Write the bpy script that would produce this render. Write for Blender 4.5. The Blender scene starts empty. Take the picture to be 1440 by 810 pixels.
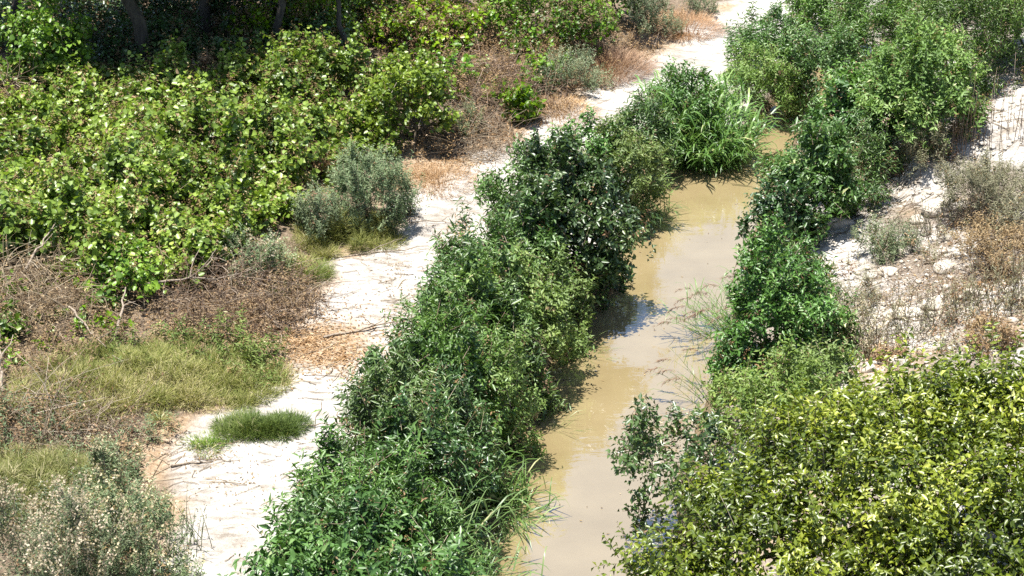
import bpy, math
import numpy as np

# ------------------------------------------------------------------ camera, world, sun
S = bpy.context.scene
COL = S.collection
CAM_H, PITCH, HFOV = 14.0, 25.0, 30.0
cam_d = bpy.data.cameras.new('camera')
cam_d.sensor_width = 36.0
cam_d.lens = 18.0 / math.tan(math.radians(HFOV / 2))
cam_d.clip_end = 5000.0
cam = bpy.data.objects.new('camera', cam_d)
cam.location = (0, 0, CAM_H)
cam.rotation_euler = (math.radians(90 - PITCH), 0, 0)
COL.objects.link(cam)
S.camera = cam

SUN_EL = 81.0
SUN_DIR = np.array([-0.92, 0.10, 0.0])           # horizontal direction towards the sun
SUN_DIR /= np.linalg.norm(SUN_DIR)
sun_az = math.atan2(SUN_DIR[0], SUN_DIR[1])      # from +Y towards +X
W = bpy.data.worlds.new('World')
S.world = W
W.use_nodes = True
wn = W.node_tree.nodes
sky = wn.new('ShaderNodeTexSky')
sky.sky_type = 'NISHITA'
sky.sun_disc = False
sky.sun_elevation = math.radians(SUN_EL)
sky.sun_rotation = sun_az
sky.air_density = 1.0
sky.dust_density = 1.0
bg = wn['Background']
W.node_tree.links.new(sky.outputs['Color'], bg.inputs['Color'])
bg.inputs['Strength'].default_value = 0.095
sd = bpy.data.lights.new('sun', 'SUN')
sd.energy = 5.0
sd.angle = math.radians(0.53)
sd.color = (1.0, 0.97, 0.92)
sun = bpy.data.objects.new('sun', sd)
ce = math.cos(math.radians(SUN_EL))
from mathutils import Vector
sv = Vector((SUN_DIR[0] * ce, SUN_DIR[1] * ce, math.sin(math.radians(SUN_EL))))
sun.rotation_euler = sv.to_track_quat('Z', 'Y').to_euler()
sun.location = (0, 30, 40)
COL.objects.link(sun)
S.view_settings.view_transform = 'Standard'
S.view_settings.look = 'None'
S.view_settings.gamma = 1.0
S.view_settings.exposure = 1.08
S.cycles.use_denoising = False
S.cycles.max_bounces = 7
S.cycles.diffuse_bounces = 4
S.cycles.glossy_bounces = 3
S.cycles.transmission_bounces = 4

# ------------------------------------------------------------------ small maths
F = 720.0 / math.tan(math.radians(HFOV / 2))     # focal length in photograph pixels
cp, sp = math.cos(math.radians(PITCH)), math.sin(math.radians(PITCH))

def ray(u, v):
    a, b = (u - 720.0) / F, (405.0 - v) / F
    return np.array([a, cp + b * sp, -sp + b * cp])

def at_z(u, v, z=0.0):
    d = ray(u, v)
    t = (z - CAM_H) / d[2]
    return d[0] * t, d[1] * t

def norm(a):
    return a / np.maximum(np.linalg.norm(a, axis=-1, keepdims=True), 1e-9)

_lat = np.random.default_rng(5).random((64, 64))
def vnoise(x, y, seed=0):
    x = np.asarray(x, float) + seed * 17.31
    y = np.asarray(y, float) + seed * 9.77
    xi, yi = np.floor(x).astype(int), np.floor(y).astype(int)
    fx, fy = x - xi, y - yi
    fx, fy = fx * fx * (3 - 2 * fx), fy * fy * (3 - 2 * fy)
    g = lambda i, j: _lat[i % 64, j % 64]
    return ((g(xi, yi) * (1 - fx) + g(xi + 1, yi) * fx) * (1 - fy)
            + (g(xi, yi + 1) * (1 - fx) + g(xi + 1, yi + 1) * fx) * fy)

def fbm(x, y, seed=0, o=4):
    s, a, t = 0.0, 1.0, 0.0
    for k in range(o):
        s = s + a * vnoise(np.asarray(x) * 2 ** k, np.asarray(y) * 2 ** k, seed + k * 3)
        t += a
        a *= 0.5
    return s / t

def sstep(a, b, x):
    t = np.clip((x - a) / (b - a), 0, 1)
    return t * t * (3 - 2 * t)

# ------------------------------------------------------------------ terrain
stream_px = [(1100, 560, 920), (950, 640, 940), (810, 650, 925), (700, 688, 940), (600, 732, 965), (500, 796, 1003), (455, 822, 1015),
             (420, 860, 1025), (380, 880, 1036), (340, 890, 1046), (280, 908, 1062), (245, 940, 1082), (215, 1015, 1098),
             (185, 1066, 1112), (140, 1105, 1142), (60, 1195, 1235), (0, 1290, 1335), (-60, 1410, 1460)]
SY, SL, SR = [], [], []
for v, l, r in stream_px:
    xl, yy = at_z(l, v)
    xr, _ = at_z(r, v)
    SY.append(yy); SL.append(xl); SR.append(xr)
def stream_l(y): return np.interp(y, SY, SL) + 0.10 * (vnoise(y * 1.7, 3.3, 2) - .5)
def stream_r(y): return np.interp(y, SY, SR) + 0.10 * (vnoise(y * 1.7, 8.3, 4) - .5)

path_px = [(1000, 60, 330), (900, 150, 400), (810, 205, 440), (740, 230, 490), (690, 225, 520), (640, 205, 545), (610, 240, 560),
           (580, 320, 575), (545, 385, 600), (500, 385, 620), (450, 400, 650), (420, 420, 665), (385, 455, 680),
           (350, 500, 705), (310, 545, 735), (280, 570, 760), (250, 600, 790), (220, 650, 830), (190, 720, 870),
           (165, 775, 905), (130, 815, 945), (100, 868, 985), (60, 925, 1040), (20, 1005, 1110), (-20, 1085, 1190), (-60, 1180, 1290)]
PY, PL, PR = [], [], []
for v, l, r in path_px:
    xl, yy = at_z(l, v, 0.35)
    xr, _ = at_z(r, v, 0.35)
    PY.append(yy); PL.append(xl); PR.append(xr)
def path_l(y): return np.interp(y, PY, PL)
def path_r(y): return np.interp(y, PY, PR)

def ground_z(x, y, micro=False):
    x = np.asarray(x, float); y = np.asarray(y, float)
    dl, dr = stream_l(y) - x, x - stream_r(y)
    z = np.full(np.broadcast(x, y).shape, -0.30)
    left = -0.30 + 0.62 * sstep(-0.25, 0.55, dl) + 0.03 * np.clip(dl, 0, 6)
    dp = path_l(y) - x
    left = left + 0.30 * sstep(0.0, 2.5, dp) + 0.05 * np.clip(dp - 2, 0, 10)
    r2 = np.clip(dr - 0.5, 0, 12)
    right = -0.30 + 0.62 * sstep(-0.25, 0.6, dr) + 0.21 * r2
    sc = sstep(31.5, 33.5, y) * (1 - sstep(44, 48, y))
    right = right + sc * 0.75 * sstep(2.55, 3.1, dr + 0.5 * (vnoise(x, y, 6) - .5))
    z = np.where(dl > dr, left, right)
    mid = np.maximum(dl, dr)
    z = np.where(mid < -0.25, -0.30, z)
    far = np.clip((np.hypot(x, y - 32) - 26) / 30, 0, 1)
    z = z + (0.16 * (fbm(x * .55, y * .55, 11) - .5)) * sstep(0.1, 0.8, mid)
    z = z * (1 - far) + far * np.clip(z, 0, 1.4)
    if micro:
        z = z + sstep(0.05, 0.5, mid) * (0.07 * (fbm(x * 2.6 + .6 * y, y * 1.6, 21, 3) - .5) + 0.045 * (vnoise(x * 4.2, y * 4.2, 23) - .5))
    return z

def at_many(u, v):
    u = np.asarray(u, float); v = np.asarray(v, float)
    a, b = (u - 720.0) / F, (405.0 - v) / F
    dy, dz = cp + b * sp, -sp + b * cp
    z = np.full(u.shape, .3)
    for _ in range(12):
        t = (z - CAM_H) / dz
        z = .5 * z + .5 * ground_z(a * t, dy * t)
    t = (z - CAM_H) / dz
    return np.stack([a * t, dy * t, ground_z(a * t, dy * t)], -1)

def at(u, v):
    return at_many(np.array([u]), np.array([v]))[0]

# ------------------------------------------------------------------ mesh helpers
class MB:
    def __init__(s): s.v, s.f, s.r, s.n = [], [], [], 0
    def add(s, v, f, r):
        s.v.append(np.asarray(v, np.float32).reshape(-1, 3)); s.f.append(np.asarray(f, np.int32).reshape(-1, 3) + s.n)
        s.r.append(np.asarray(r, np.float32).ravel()); s.n += len(s.v[-1])
    def build(s, name, mat, parent=None, smooth=False, kind=None):
        v = np.concatenate(s.v); f = np.concatenate(s.f); r = np.concatenate(s.r)
        me = bpy.data.meshes.new(name)
        me.vertices.add(len(v)); me.vertices.foreach_set('co', v.ravel())
        me.loops.add(len(f) * 3); me.loops.foreach_set('vertex_index', f.ravel())
        me.polygons.add(len(f))
        me.polygons.foreach_set('loop_start', np.arange(len(f), dtype=np.int32) * 3)
        if smooth: me.polygons.foreach_set('use_smooth', np.ones(len(f), bool))
        a = me.attributes.new('rnd', 'FLOAT', 'FACE'); a.data.foreach_set('value', r)
        me.update(calc_edges=True)
        me.materials.append(mat)
        o = bpy.data.objects.new(name, me)
        COL.objects.link(o)
        if parent is not None: o.parent = parent
        if kind: o['kind'] = kind
        MB.tris += len(f)
        return o
MB.tris = 0

def tag(o, label, cat, group=None, kind=None):
    o['label'] = label
    if cat: o['category'] = cat
    if group: o['group'] = group
    if kind: o['kind'] = kind
    return o

def empty(name, loc):
    o = bpy.data.objects.new(name, None)
    o.location = tuple(float(c) for c in loc)
    o.empty_display_size = 0.2
    COL.objects.link(o)
    return o

def leaves(mb, P, D, N, L, Wd, rnd, fold=0.25, droop=0.25, shape='oval'):
    """folded, drooping leaf blades; P base, D direction, N face normal"""
    n = len(P)
    if n == 0: return
    D = norm(D); Sd = norm(np.cross(D, N)); N = norm(np.cross(Sd, D))
    L = np.broadcast_to(L, n)[:, None]; Wd = np.broadcast_to(Wd, n)[:, None]
    if shape == 'thin':
        v = np.stack([P, P + D * L * .45 + Sd * Wd * .5, P + D * L - N * L * droop, P + D * L * .45 - Sd * Wd * .5], 1)
        t = np.array([[0, 1, 2], [0, 2, 3]])
    elif shape == 'fold':   # two triangles folded along the midrib
        v = np.stack([P, P + D * L * .45 + Sd * Wd * .55 + N * Wd * fold, P + D * L - N * L * droop * .7, P + D * L * .45 - Sd * Wd * .55 + N * Wd * fold], 1)
        t = np.array([[0, 1, 2], [0, 2, 3]])
    elif shape == 'oval':
        m = P + D * L * .5 - N * Wd * fold
        v = np.stack([P, P + D * L * .42 + Sd * Wd * .5, P + D * L - N * L * droop, P + D * L * .42 - Sd * Wd * .5, m], 1)
        t = np.array([[0, 1, 4], [1, 2, 4], [2, 3, 4], [3, 0, 4]])
    else:  # broad, shallowly lobed, folded along the midrib
        v = np.stack([P, P + D * L * .12 + Sd * Wd * .46 + N * Wd * fold * .6, P + D * L * .62 + Sd * Wd * .46 + N * Wd * fold * .5 - N * L * droop * .3,
                      P + D * L - N * L * droop, P + D * L * .62 - Sd * Wd * .46 + N * Wd * fold * .5 - N * L * droop * .3, P + D * L * .12 - Sd * Wd * .46 + N * Wd * fold * .6], 1)
        t = np.array([[0, 1, 2], [0, 2, 3], [0, 3, 4], [0, 4, 5]])
    k = v.shape[1]
    f = t[None] + (np.arange(n) * k)[:, None, None]
    mb.add(v, f, np.repeat(rnd, len(t)))

def blades(mb, P, D, L, Wd, droop, rnd, seg=4, side=None, rng=None):
    """ribbon grass blades that bend over under their weight"""
    n = len(P)
    if n == 0: return
    D = norm(D)
    L = np.broadcast_to(L, n); Wd = np.broadcast_to(Wd, n); droop = np.broadcast_to(droop, n)
    if side is None:
        side = norm(np.cross(D, np.array([0, 0, 1.0])) + 1e-6 + 0.5 * (rng.random((n, 3)) - .5))
    pts = [P]; d = D.copy(); p = P.copy()
    for k in range(seg):
        p = p + d * (L / seg)[:, None]
        pts.append(p)
        d = d.copy(); d[:, 2] -= droop * (0.5 + k) / seg
        d = norm(d)
    vs = []
    for k in range(seg):
        w = (Wd * (0.55 + 0.45 * min(1, 2 * k / seg)) * (1 - (k / seg) ** 2.2))[:, None] * .5
        vs += [pts[k] - side * w, pts[k] + side * w]
    vs.append(pts[seg])
    v = np.stack(vs, 1)
    t = []
    for k in range(seg - 1):
        a = 2 * k
        t += [[a, a + 1, a + 3], [a, a + 3, a + 2]]
    t.append([2 * seg - 2, 2 * seg - 1, 2 * seg])
    t = np.array(t)
    f = t[None] + (np.arange(n) * v.shape[1])[:, None, None]
    mb.add(v, f, np.repeat(rnd, len(t)))

def tubes(mb, pts, rad, sides=4, rnd=None):
    """pts (n,k,3), rad (n,k)"""
    pts = np.asarray(pts, float); n, k, _ = pts.shape
    rad = np.broadcast_to(rad, (n, k))
    T = norm(np.gradient(pts, axis=1)) if k > 2 else np.repeat(norm(pts[:, 1:] - pts[:, :1]), 2, 1)
    ref = np.where(np.abs(T[..., 2:]) > 0.9, np.array([1.0, 0, 0]), np.array([0, 0, 1.0]))
    A = norm(np.cross(T, ref)); B = np.cross(T, A)
    ang = np.arange(sides) * 2 * math.pi / sides
    v = (pts[:, :, None] + rad[:, :, None, None] * (np.cos(ang)[None, None, :, None] * A[:, :, None] + np.sin(ang)[None, None, :, None] * B[:, :, None]))
    v = v.reshape(n, k * sides, 3)
    t = []
    for i in range(k - 1):
        for j in range(sides):
            a, b = i * sides + j, i * sides + (j + 1) % sides
            t += [[a, b, b + sides], [a, b + sides, a + sides]]
    for j in range(1, sides - 1):
        t += [[(k - 1) * sides, (k - 1) * sides + j, (k - 1) * sides + j + 1]]
    t = np.array(t)
    f = t[None] + (np.arange(n) * k * sides)[:, None, None]
    mb.add(v, f, np.repeat(np.random.default_rng(n).random(n) if rnd is None else rnd, len(t)))

# ------------------------------------------------------------------ materials
def new_mat(name):
    m = bpy.data.materials.new(name)
    m.use_nodes = True
    nt = m.node_tree
    return m, nt, nt.nodes['Principled BSDF'], nt.nodes['Material Output']

def ramp(nt, cols, fac):
    r = nt.nodes.new('ShaderNodeValToRGB')
    e = r.color_ramp.elements
    while len(e) < len(cols): e.new(0.5)
    for i, (p, c) in enumerate(cols):
        e[i].position = p
        e[i].color = (*c, 1)
    nt.links.new(fac, r.inputs['Fac'])
    return r.outputs['Color']

def leaf_mat(name, cols, trans=0.3, rough=0.45, spec=0.5, warm=(1.15, 1.2, 0.55)):
    m, nt, b, out = new_mat(name)
    at_ = nt.nodes.new('ShaderNodeAttribute'); at_.attribute_name = 'rnd'
    c = ramp(nt, cols, at_.outputs['Fac'])
    oi = nt.nodes.new('ShaderNodeObjectInfo')
    hs = nt.nodes.new('ShaderNodeHueSaturation')
    def mr(lo, hi, mul):
        f = nt.nodes.new('ShaderNodeMath'); f.operation = 'MULTIPLY'; f.inputs[1].default_value = mul
        g = nt.nodes.new('ShaderNodeMath'); g.operation = 'FRACT'
        q = nt.nodes.new('ShaderNodeMapRange'); q.inputs['To Min'].default_value = lo; q.inputs['To Max'].default_value = hi
        nt.links.new(oi.outputs['Random'], f.inputs[0]); nt.links.new(f.outputs[0], g.inputs[0]); nt.links.new(g.outputs[0], q.inputs['Value'])
        return q.outputs['Result']
    nt.links.new(mr(.485, .515, 1.0), hs.inputs['Hue']); nt.links.new(mr(.92, 1.10, 7.3), hs.inputs['Saturation']); nt.links.new(mr(.86, 1.2, 3.7), hs.inputs['Value'])
    nt.links.new(c, hs.inputs['Color'])
    c = hs.outputs['Color']
    nt.links.new(c, b.inputs['Base Color'])
    b.inputs['Roughness'].default_value = rough
    b.inputs['Specular IOR Level'].default_value = spec
    if trans > 0:
        tr = nt.nodes.new('ShaderNodeBsdfTranslucent')
        mu = nt.nodes.new('ShaderNodeMix'); mu.data_type = 'RGBA'; mu.blend_type = 'MULTIPLY'
        mu.inputs['Factor'].default_value = 1.0
        nt.links.new(c, mu.inputs['A']); mu.inputs['B'].default_value = (*warm, 1)
        nt.links.new(mu.outputs['Result'], tr.inputs['Color'])
        mx = nt.nodes.new('ShaderNodeMixShader'); mx.inputs['Fac'].default_value = trans
        nt.links.new(b.outputs['BSDF'], mx.inputs[1]); nt.links.new(tr.outputs['BSDF'], mx.inputs[2])
        nt.links.new(mx.outputs['Shader'], out.inputs['Surface'])
    return m

M = {}
M['willow'] = leaf_mat('willow_leaf', [(0, (.038, .084, .017)), (.4, (.080, .158, .030)), (.75, (.130, .232, .050)), (.93, (.24, .34, .11)), (1, (.42, .43, .20))], .18, .40, .5)
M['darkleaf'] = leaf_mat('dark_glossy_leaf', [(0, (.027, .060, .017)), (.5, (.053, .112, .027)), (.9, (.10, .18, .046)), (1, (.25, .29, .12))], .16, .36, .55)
M['pale'] = leaf_mat('pale_green_leaf', [(0, (.080, .135, .034)), (.5, (.145, .225, .055)), (.9, (.24, .32, .10)), (1, (.40, .40, .20))], .22, .5, .4)
M['vine'] = leaf_mat('vine_leaf', [(0, (.055, .105, .010)), (.3, (.115, .205, .016)), (.7, (.205, .325, .028)), (.93, (.34, .43, .06)), (1, (.34, .24, .12))], .26, .40, .5)
M['yellow'] = leaf_mat('yellow_green_leaf', [(0, (.046, .066, .009)), (.38, (.12, .148, .018)), (.68, (.24, .262, .034)), (.88, (.45, .44, .10)), (1, (.64, .60, .40))], .22, .38, .55)
M['feather'] = leaf_mat('grey_green_leaf', [(0, (.085, .125, .058)), (.5, (.16, .21, .105)), (.9, (.26, .31, .165)), (1, (.42, .40, .26))], .15, .6, .3)
M['dust'] = leaf_mat('dusty_olive_leaf', [(0, (.12, .12, .07)), (.5, (.22, .215, .13)), (.9, (.34, .32, .20)), (1, (.46, .41, .28))], .15, .65, .2)
M['seed'] = leaf_mat('pale_seed_head', [(0, (.34, .27, .18)), (.6, (.52, .44, .30)), (1, (.66, .57, .44))], .25, .7, .2)
M['reed'] = leaf_mat('reed_leaf', [(0, (.048, .098, .022)), (.5, (.100, .178, .040)), (.88, (.21, .29, .085)), (1, (.38, .37, .18))], .22, .4, .5)
M['plume'] = leaf_mat('reed_plume', [(0, (.10, .06, .04)), (1, (.26, .17, .11))], .15, .7, .2)
M['fine'] = leaf_mat('fine_olive_grass', [(0, (.10, .125, .030)), (.45, (.19, .215, .055)), (.8, (.30, .30, .095)), (1, (.48, .43, .23))], .2, .6, .25)
M['finegreen'] = leaf_mat('fine_green_grass', [(0, (.07, .115, .018)), (.5, (.15, .205, .034)), (.85, (.25, .29, .07)), (1, (.48, .43, .23))], .2, .6, .25)
M['orange'] = leaf_mat('dry_orange_leaf', [(0, (.19, .11, .05)), (.5, (.36, .235, .12)), (.9, (.50, .35, .19)), (1, (.60, .47, .30))], .15, .6, .3, (1.1, .95, .65))
M['brown'] = leaf_mat('dry_brown_leaf', [(0, (.12, .075, .038)), (.5, (.235, .155, .08)), (.9, (.37, .265, .15)), (1, (.50, .40, .26))], .12, .7, .2, (1.1, .95, .7))
M['red'] = leaf_mat('dry_red_leaf', [(0, (.13, .070, .036)), (.5, (.25, .145, .075)), (.9, (.37, .235, .13)), (1, (.48, .35, .23))], .12, .7, .2, (1.1, .9, .7))
M['twig'] = leaf_mat('dead_twig', [(0, (.09, .06, .04)), (.5, (.19, .14, .095)), (.85, (.30, .235, .165)), (1, (.46, .38, .29))], 0, .8, .2)
M['char'] = leaf_mat('charred_twig', [(0, (.015, .012, .012)), (1, (.05, .04, .04))], 0, .8, .2)

def bark_mat(name, c1, c2, scale=14):
    m, nt, b, out = new_mat(name)
    tc = nt.nodes.new('ShaderNodeTexCoord'); mp = nt.nodes.new('ShaderNodeMapping')
    mp.inputs['Scale'].default_value = (1, 1, .22)
    ns = nt.nodes.new('ShaderNodeTexNoise'); ns.inputs['Scale'].default_value = scale; ns.inputs['Detail'].default_value = 6
    nt.links.new(tc.outputs['Object'], mp.inputs['Vector']); nt.links.new(mp.outputs['Vector'], ns.inputs['Vector'])
    nt.links.new(ramp(nt, [(.3, c1), (.7, c2)], ns.outputs['Fac']), b.inputs['Base Color'])
    bp = nt.nodes.new('ShaderNodeBump'); bp.inputs['Strength'].default_value = .8; bp.inputs['Distance'].default_value = .03
    nt.links.new(ns.outputs['Fac'], bp.inputs['Height']); nt.links.new(bp.outputs['Normal'], b.inputs['Normal'])
    b.inputs['Roughness'].default_value = .85
    return m
M['bark'] = bark_mat('tree_bark', (.035, .028, .022), (.11, .09, .07))
M['stem'] = bark_mat('shrub_stem', (.09, .07, .045), (.19, .15, .10), 30)
M['deadwood'] = bark_mat('bleached_deadwood', (.19, .145, .10), (.38, .31, .235), 30)

def stone_mat():
    m, nt, b, out = new_mat('pale_stone')
    tc = nt.nodes.new('ShaderNodeTexCoord'); ns = nt.nodes.new('ShaderNodeTexNoise')
    ns.inputs['Scale'].default_value = 9; ns.inputs['Detail'].default_value = 7
    nt.links.new(tc.outputs['Object'], ns.inputs['Vector'])
    nt.links.new(ramp(nt, [(.3, (.36, .30, .22)), (.5, (.54, .48, .39)), (.72, (.66, .61, .53))], ns.outputs['Fac']), b.inputs['Base Color'])
    bp = nt.nodes.new('ShaderNodeBump'); bp.inputs['Strength'].default_value = .6; bp.inputs['Distance'].default_value = .03
    nt.links.new(ns.outputs['Fac'], bp.inputs['Height']); nt.links.new(bp.outputs['Normal'], b.inputs['Normal'])
    b.inputs['Roughness'].default_value = .9
    return m
M['stone'] = stone_mat()

def ground_mat():
    m, nt, b, out = new_mat('silt_and_soil')
    L = nt.links.new
    geo = nt.nodes.new('ShaderNodeNewGeometry')
    def noise(scale, detail=6, rough=.6, vec=None, dist=0.0):
        n = nt.nodes.new('ShaderNodeTexNoise'); n.inputs['Scale'].default_value = scale
        n.inputs['Detail'].default_value = detail; n.inputs['Roughness'].default_value = rough; n.inputs['Distortion'].default_value = dist
        L(vec or geo.outputs['Position'], n.inputs['Vector'])
        return n.outputs['Fac']
    def attr(nm):
        a = nt.nodes.new('ShaderNodeAttribute'); a.attribute_name = nm
        return a.outputs['Fac']
    def mix(f, a, bb):
        x = nt.nodes.new('ShaderNodeMix'); x.data_type = 'RGBA'
        L(f, x.inputs['Factor']); L(a, x.inputs['A']); L(bb, x.inputs['B'])
        return x.outputs['Result']
    mp = nt.nodes.new('ShaderNodeMapping'); mp.inputs['Scale'].default_value = (1.0, 2.2, 1); mp.inputs['Rotation'].default_value = (0, 0, .35)
    L(geo.outputs['Position'], mp.inputs['Vector'])
    n1 = noise(3.1, 9, .68, mp.outputs['Vector'], .35)
    n2 = noise(14, 6, .65)
    n3 = noise(45, 4, .6)
    nb = noise(.55, 5, .6)
    sand0 = ramp(nt, [(.32, (.29, .255, .21)), (.44, (.44, .405, .355)), (.54, (.56, .53, .48)), (.70, (.61, .585, .54))], n1)
    damp = ramp(nt, [(.34, (.66, .62, .58)), (.50, (1, 1, 1))], nb)
    sm = nt.nodes.new('ShaderNodeMix'); sm.data_type = 'RGBA'; sm.blend_type = 'MULTIPLY'; sm.inputs['Factor'].default_value = .8
    L(sand0, sm.inputs['A']); L(damp, sm.inputs['B'])
    sand = sm.outputs['Result']
    soil = ramp(nt, [(.3, (.10, .075, .05)), (.5, (.19, .14, .095)), (.72, (.33, .26, .18))], n2)
    dry = ramp(nt, [(.3, (.22, .14, .08)), (.5, (.37, .265, .165)), (.7, (.52, .42, .30))], n2)
    c = mix(attr('sand'), soil, sand)
    c = mix(attr('litter'), c, dry)
    mud = ramp(nt, [(.3, (.13, .095, .055)), (.7, (.24, .18, .10))], n2)
    c = mix(attr('wet'), c, mud)
    spk = ramp(nt, [(.36, (.55, .50, .45)), (.46, (1, 1, 1))], n3)
    mu = nt.nodes.new('ShaderNodeMix'); mu.data_type = 'RGBA'; mu.blend_type = 'MULTIPLY'; mu.inputs['Factor'].default_value = .5
    L(c, mu.inputs['A']); L(spk, mu.inputs['B'])
    L(mu.outputs['Result'], b.inputs['Base Color'])
    ad = nt.nodes.new('ShaderNodeMath'); ad.operation = 'ADD'
    L(n1, ad.inputs[0]); L(n2, ad.inputs[1])
    bp = nt.nodes.new('ShaderNodeBump'); bp.inputs['Strength'].default_value = .9; bp.inputs['Distance'].default_value = .06
    L(ad.outputs[0], bp.inputs['Height']); L(bp.outputs['Normal'], b.inputs['Normal'])
    b.inputs['Roughness'].default_value = .92
    b.inputs['Specular IOR Level'].default_value = .2
    return m
M['ground'] = ground_mat()

def water_mat():
    m, nt, b, out = new_mat('muddy_water')
    L = nt.links.new
    geo = nt.nodes.new('ShaderNodeNewGeometry')
    mp = nt.nodes.new('ShaderNodeMapping'); mp.inputs['Scale'].default_value = (1.0, 2.6, 1); mp.inputs['Rotation'].default_value = (0, 0, -.2)
    L(geo.outputs['Position'], mp.inputs['Vector'])
    n = nt.nodes.new('ShaderNodeTexNoise'); n.inputs['Scale'].default_value = 2.2; n.inputs['Detail'].default_value = 3; n.inputs['Distortion'].default_value = .6
    L(mp.outputs['Vector'], n.inputs['Vector'])
    n2 = nt.nodes.new('ShaderNodeTexNoise'); n2.inputs['Scale'].default_value = 1.1; n2.inputs['Detail'].default_value = 4
    L(geo.outputs['Position'], n2.inputs['Vector'])
    L(ramp(nt, [(.3, (.255, .195, .097)), (.7, (.31, .242, .128))], n2.outputs['Fac']), b.inputs['Base Color'])
    bp = nt.nodes.new('ShaderNodeBump'); bp.inputs['Strength'].default_value = .5; bp.inputs['Distance'].default_value = .009
    L(n.outputs['Fac'], bp.inputs['Height']); L(bp.outputs['Normal'], b.inputs['Normal'])
    b.inputs['Roughness'].default_value = .03
    b.inputs['IOR'].default_value = 3.6
    return m
M['water'] = water_mat()

# ------------------------------------------------------------------ ground sheet, sandy path, right bank, water
def build_ground():
    g = lambda a, b, n: list(np.geomspace(a, b, n))
    xs = np.array([-14 - d for d in g(1, 900, 16)][::-1] + list(np.arange(-14, 15.01, .12)) + [15 + d for d in g(1, 900, 16)])
    ys = np.array([15 - d for d in g(1, 300, 12)][::-1] + list(np.arange(15, 56.01, .12)) + [56 + d for d in g(1, 1500, 18)])
    X, Y = np.meshgrid(xs, ys)
    Z = ground_z(X, Y, True)
    nx, ny = len(xs), len(ys)
    dl, dr = stream_l(Y) - X, X - stream_r(Y)
    mid = np.maximum(dl, dr)
    wob = 0.55 * (fbm(X * 1.3, Y * 1.3, 31) - .5)
    pl, pr = path_l(Y) - 0.05, stream_l(Y) - 0.9
    sand_l = sstep(-.15, .25, (X - pl) + wob * 1.6) * sstep(0.1, .5, dl)
    bare = sstep(.46, .55, fbm(X * 1.5 + 4, Y * 1.5, 41))
    scx, scy = at(1385, 175)[:2]
    sl = at_many([1500, 1380, 1290, 1200, 1165, 1170, 1260, 1290], [110, 165, 240, 285, 340, 390, 440, 460])
    dmin = np.full(X.shape, 99.0)
    for p_, q_ in zip(sl[:-1], sl[1:]):
        ax, ay = q_[0] - p_[0], q_[1] - p_[1]
        tt = np.clip(((X - p_[0]) * ax + (Y - p_[1]) * ay) / (ax * ax + ay * ay), 0, 1)
        dmin = np.minimum(dmin, np.hypot(X - p_[0] - tt * ax, Y - p_[1] - tt * ay))
    bare = np.maximum(bare * .95, sstep(1.15, .35, dmin + wob * 1.2))
    sand_r = sstep(.4, .9, dr) * (0.30 + 0.70 * bare) * (1 - sstep(8, 11, dr))
    sand = np.where(dl > dr, sand_l, sand_r)
    # dry leaf litter patches: along the edge of the path
    e = np.abs((X - pl) - .1)
    lit = sstep(.55, .1, e / (0.5 + 1.2 * vnoise(X * .6, Y * .6, 51))) * np.where(dl > dr, 1, 0) * sstep(.38, .6, fbm(X * 1.1, Y * 1.1, 52))
    lx, ly = at(430, 480)[:2]
    lit = np.maximum(lit, sstep(1.25, .45, np.hypot((X - lx) / 1.3, Y - ly) + wob))
    lx, ly = at(330, 440)[:2]
    lit = np.maximum(lit, sstep(1.25, .45, np.hypot((X - lx) / 1.3, Y - ly) + wob) * .7)
    lx, ly = at(590, 235)[:2]
    lit = np.maximum(lit, .8 * sstep(1.3, .3, np.hypot((X - lx) / .8, (Y - ly) / 1.3) + wob))
    lit = np.maximum(lit, np.where(dr > dl, sstep(.55, .68, fbm(X * .9, Y * .9, 57)) * sstep(.8, 1.4, dr) * .7 * (1 - bare), 0))
    wet = sstep(.30, .02, Z)
    q = (np.arange(ny - 1)[:, None] * nx + np.arange(nx - 1)[None]).ravel()
    F4 = np.stack([q, q + 1, q + nx + 1, q + nx], 1)
    cx = X.ravel()[F4].mean(1); cy = Y.ravel()[F4].mean(1)
    cdl, cdr = stream_l(cy) - cx, cx - stream_r(cy)
    inside = (cx > -14) & (cx < 15) & (cy > 15) & (cy < 56)
    is_path = inside & (cx > path_l(cy)) & (cdl > .75)
    is_right = inside & (cdr > 0.0) & (cdr < 9)
    is_bed = inside & ~is_path & ~is_right & (np.maximum(cdl, cdr) < 0.75)
    V = np.stack([X.ravel(), Y.ravel(), Z.ravel()], 1)
    for nm, sel, lab in (('ground', ~(is_path | is_right | is_bed), 'brown soil under the vines and shrubs'),
                         ('sandy_path', is_path, 'bare whitish silt strip left of the shrub hedge'),
                         ('riverbank', is_right, 'pale stony bank rising to the right of the stream'),
                         ('stream_bed', is_bed, 'muddy bed and margins of the stream')):
        f = F4[sel]
        idx, inv = np.unique(f, return_inverse=True)
        f = inv.reshape(-1, 4)
        me = bpy.data.meshes.new(nm)
        me.vertices.add(len(idx)); me.vertices.foreach_set('co', V[idx].astype(np.float32).ravel())
        me.loops.add(len(f) * 4); me.loops.foreach_set('vertex_index', f.astype(np.int32).ravel())
        me.polygons.add(len(f)); me.polygons.foreach_set('loop_start', np.arange(len(f), dtype=np.int32) * 4)
        me.polygons.foreach_set('use_smooth', np.ones(len(f), bool))
        for an, arr in (('sand', sand), ('litter', lit), ('wet', wet)):
            a = me.attributes.new(an, 'FLOAT', 'POINT'); a.data.foreach_set('value', arr.ravel()[idx].astype(np.float32))
        me.update(calc_edges=True)
        me.materials.append(M['ground'])
        o = bpy.data.objects.new(nm, me); COL.objects.link(o)
        o['kind'] = 'structure'; o['label'] = lab
        MB.tris += 2 * len(f)
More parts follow.
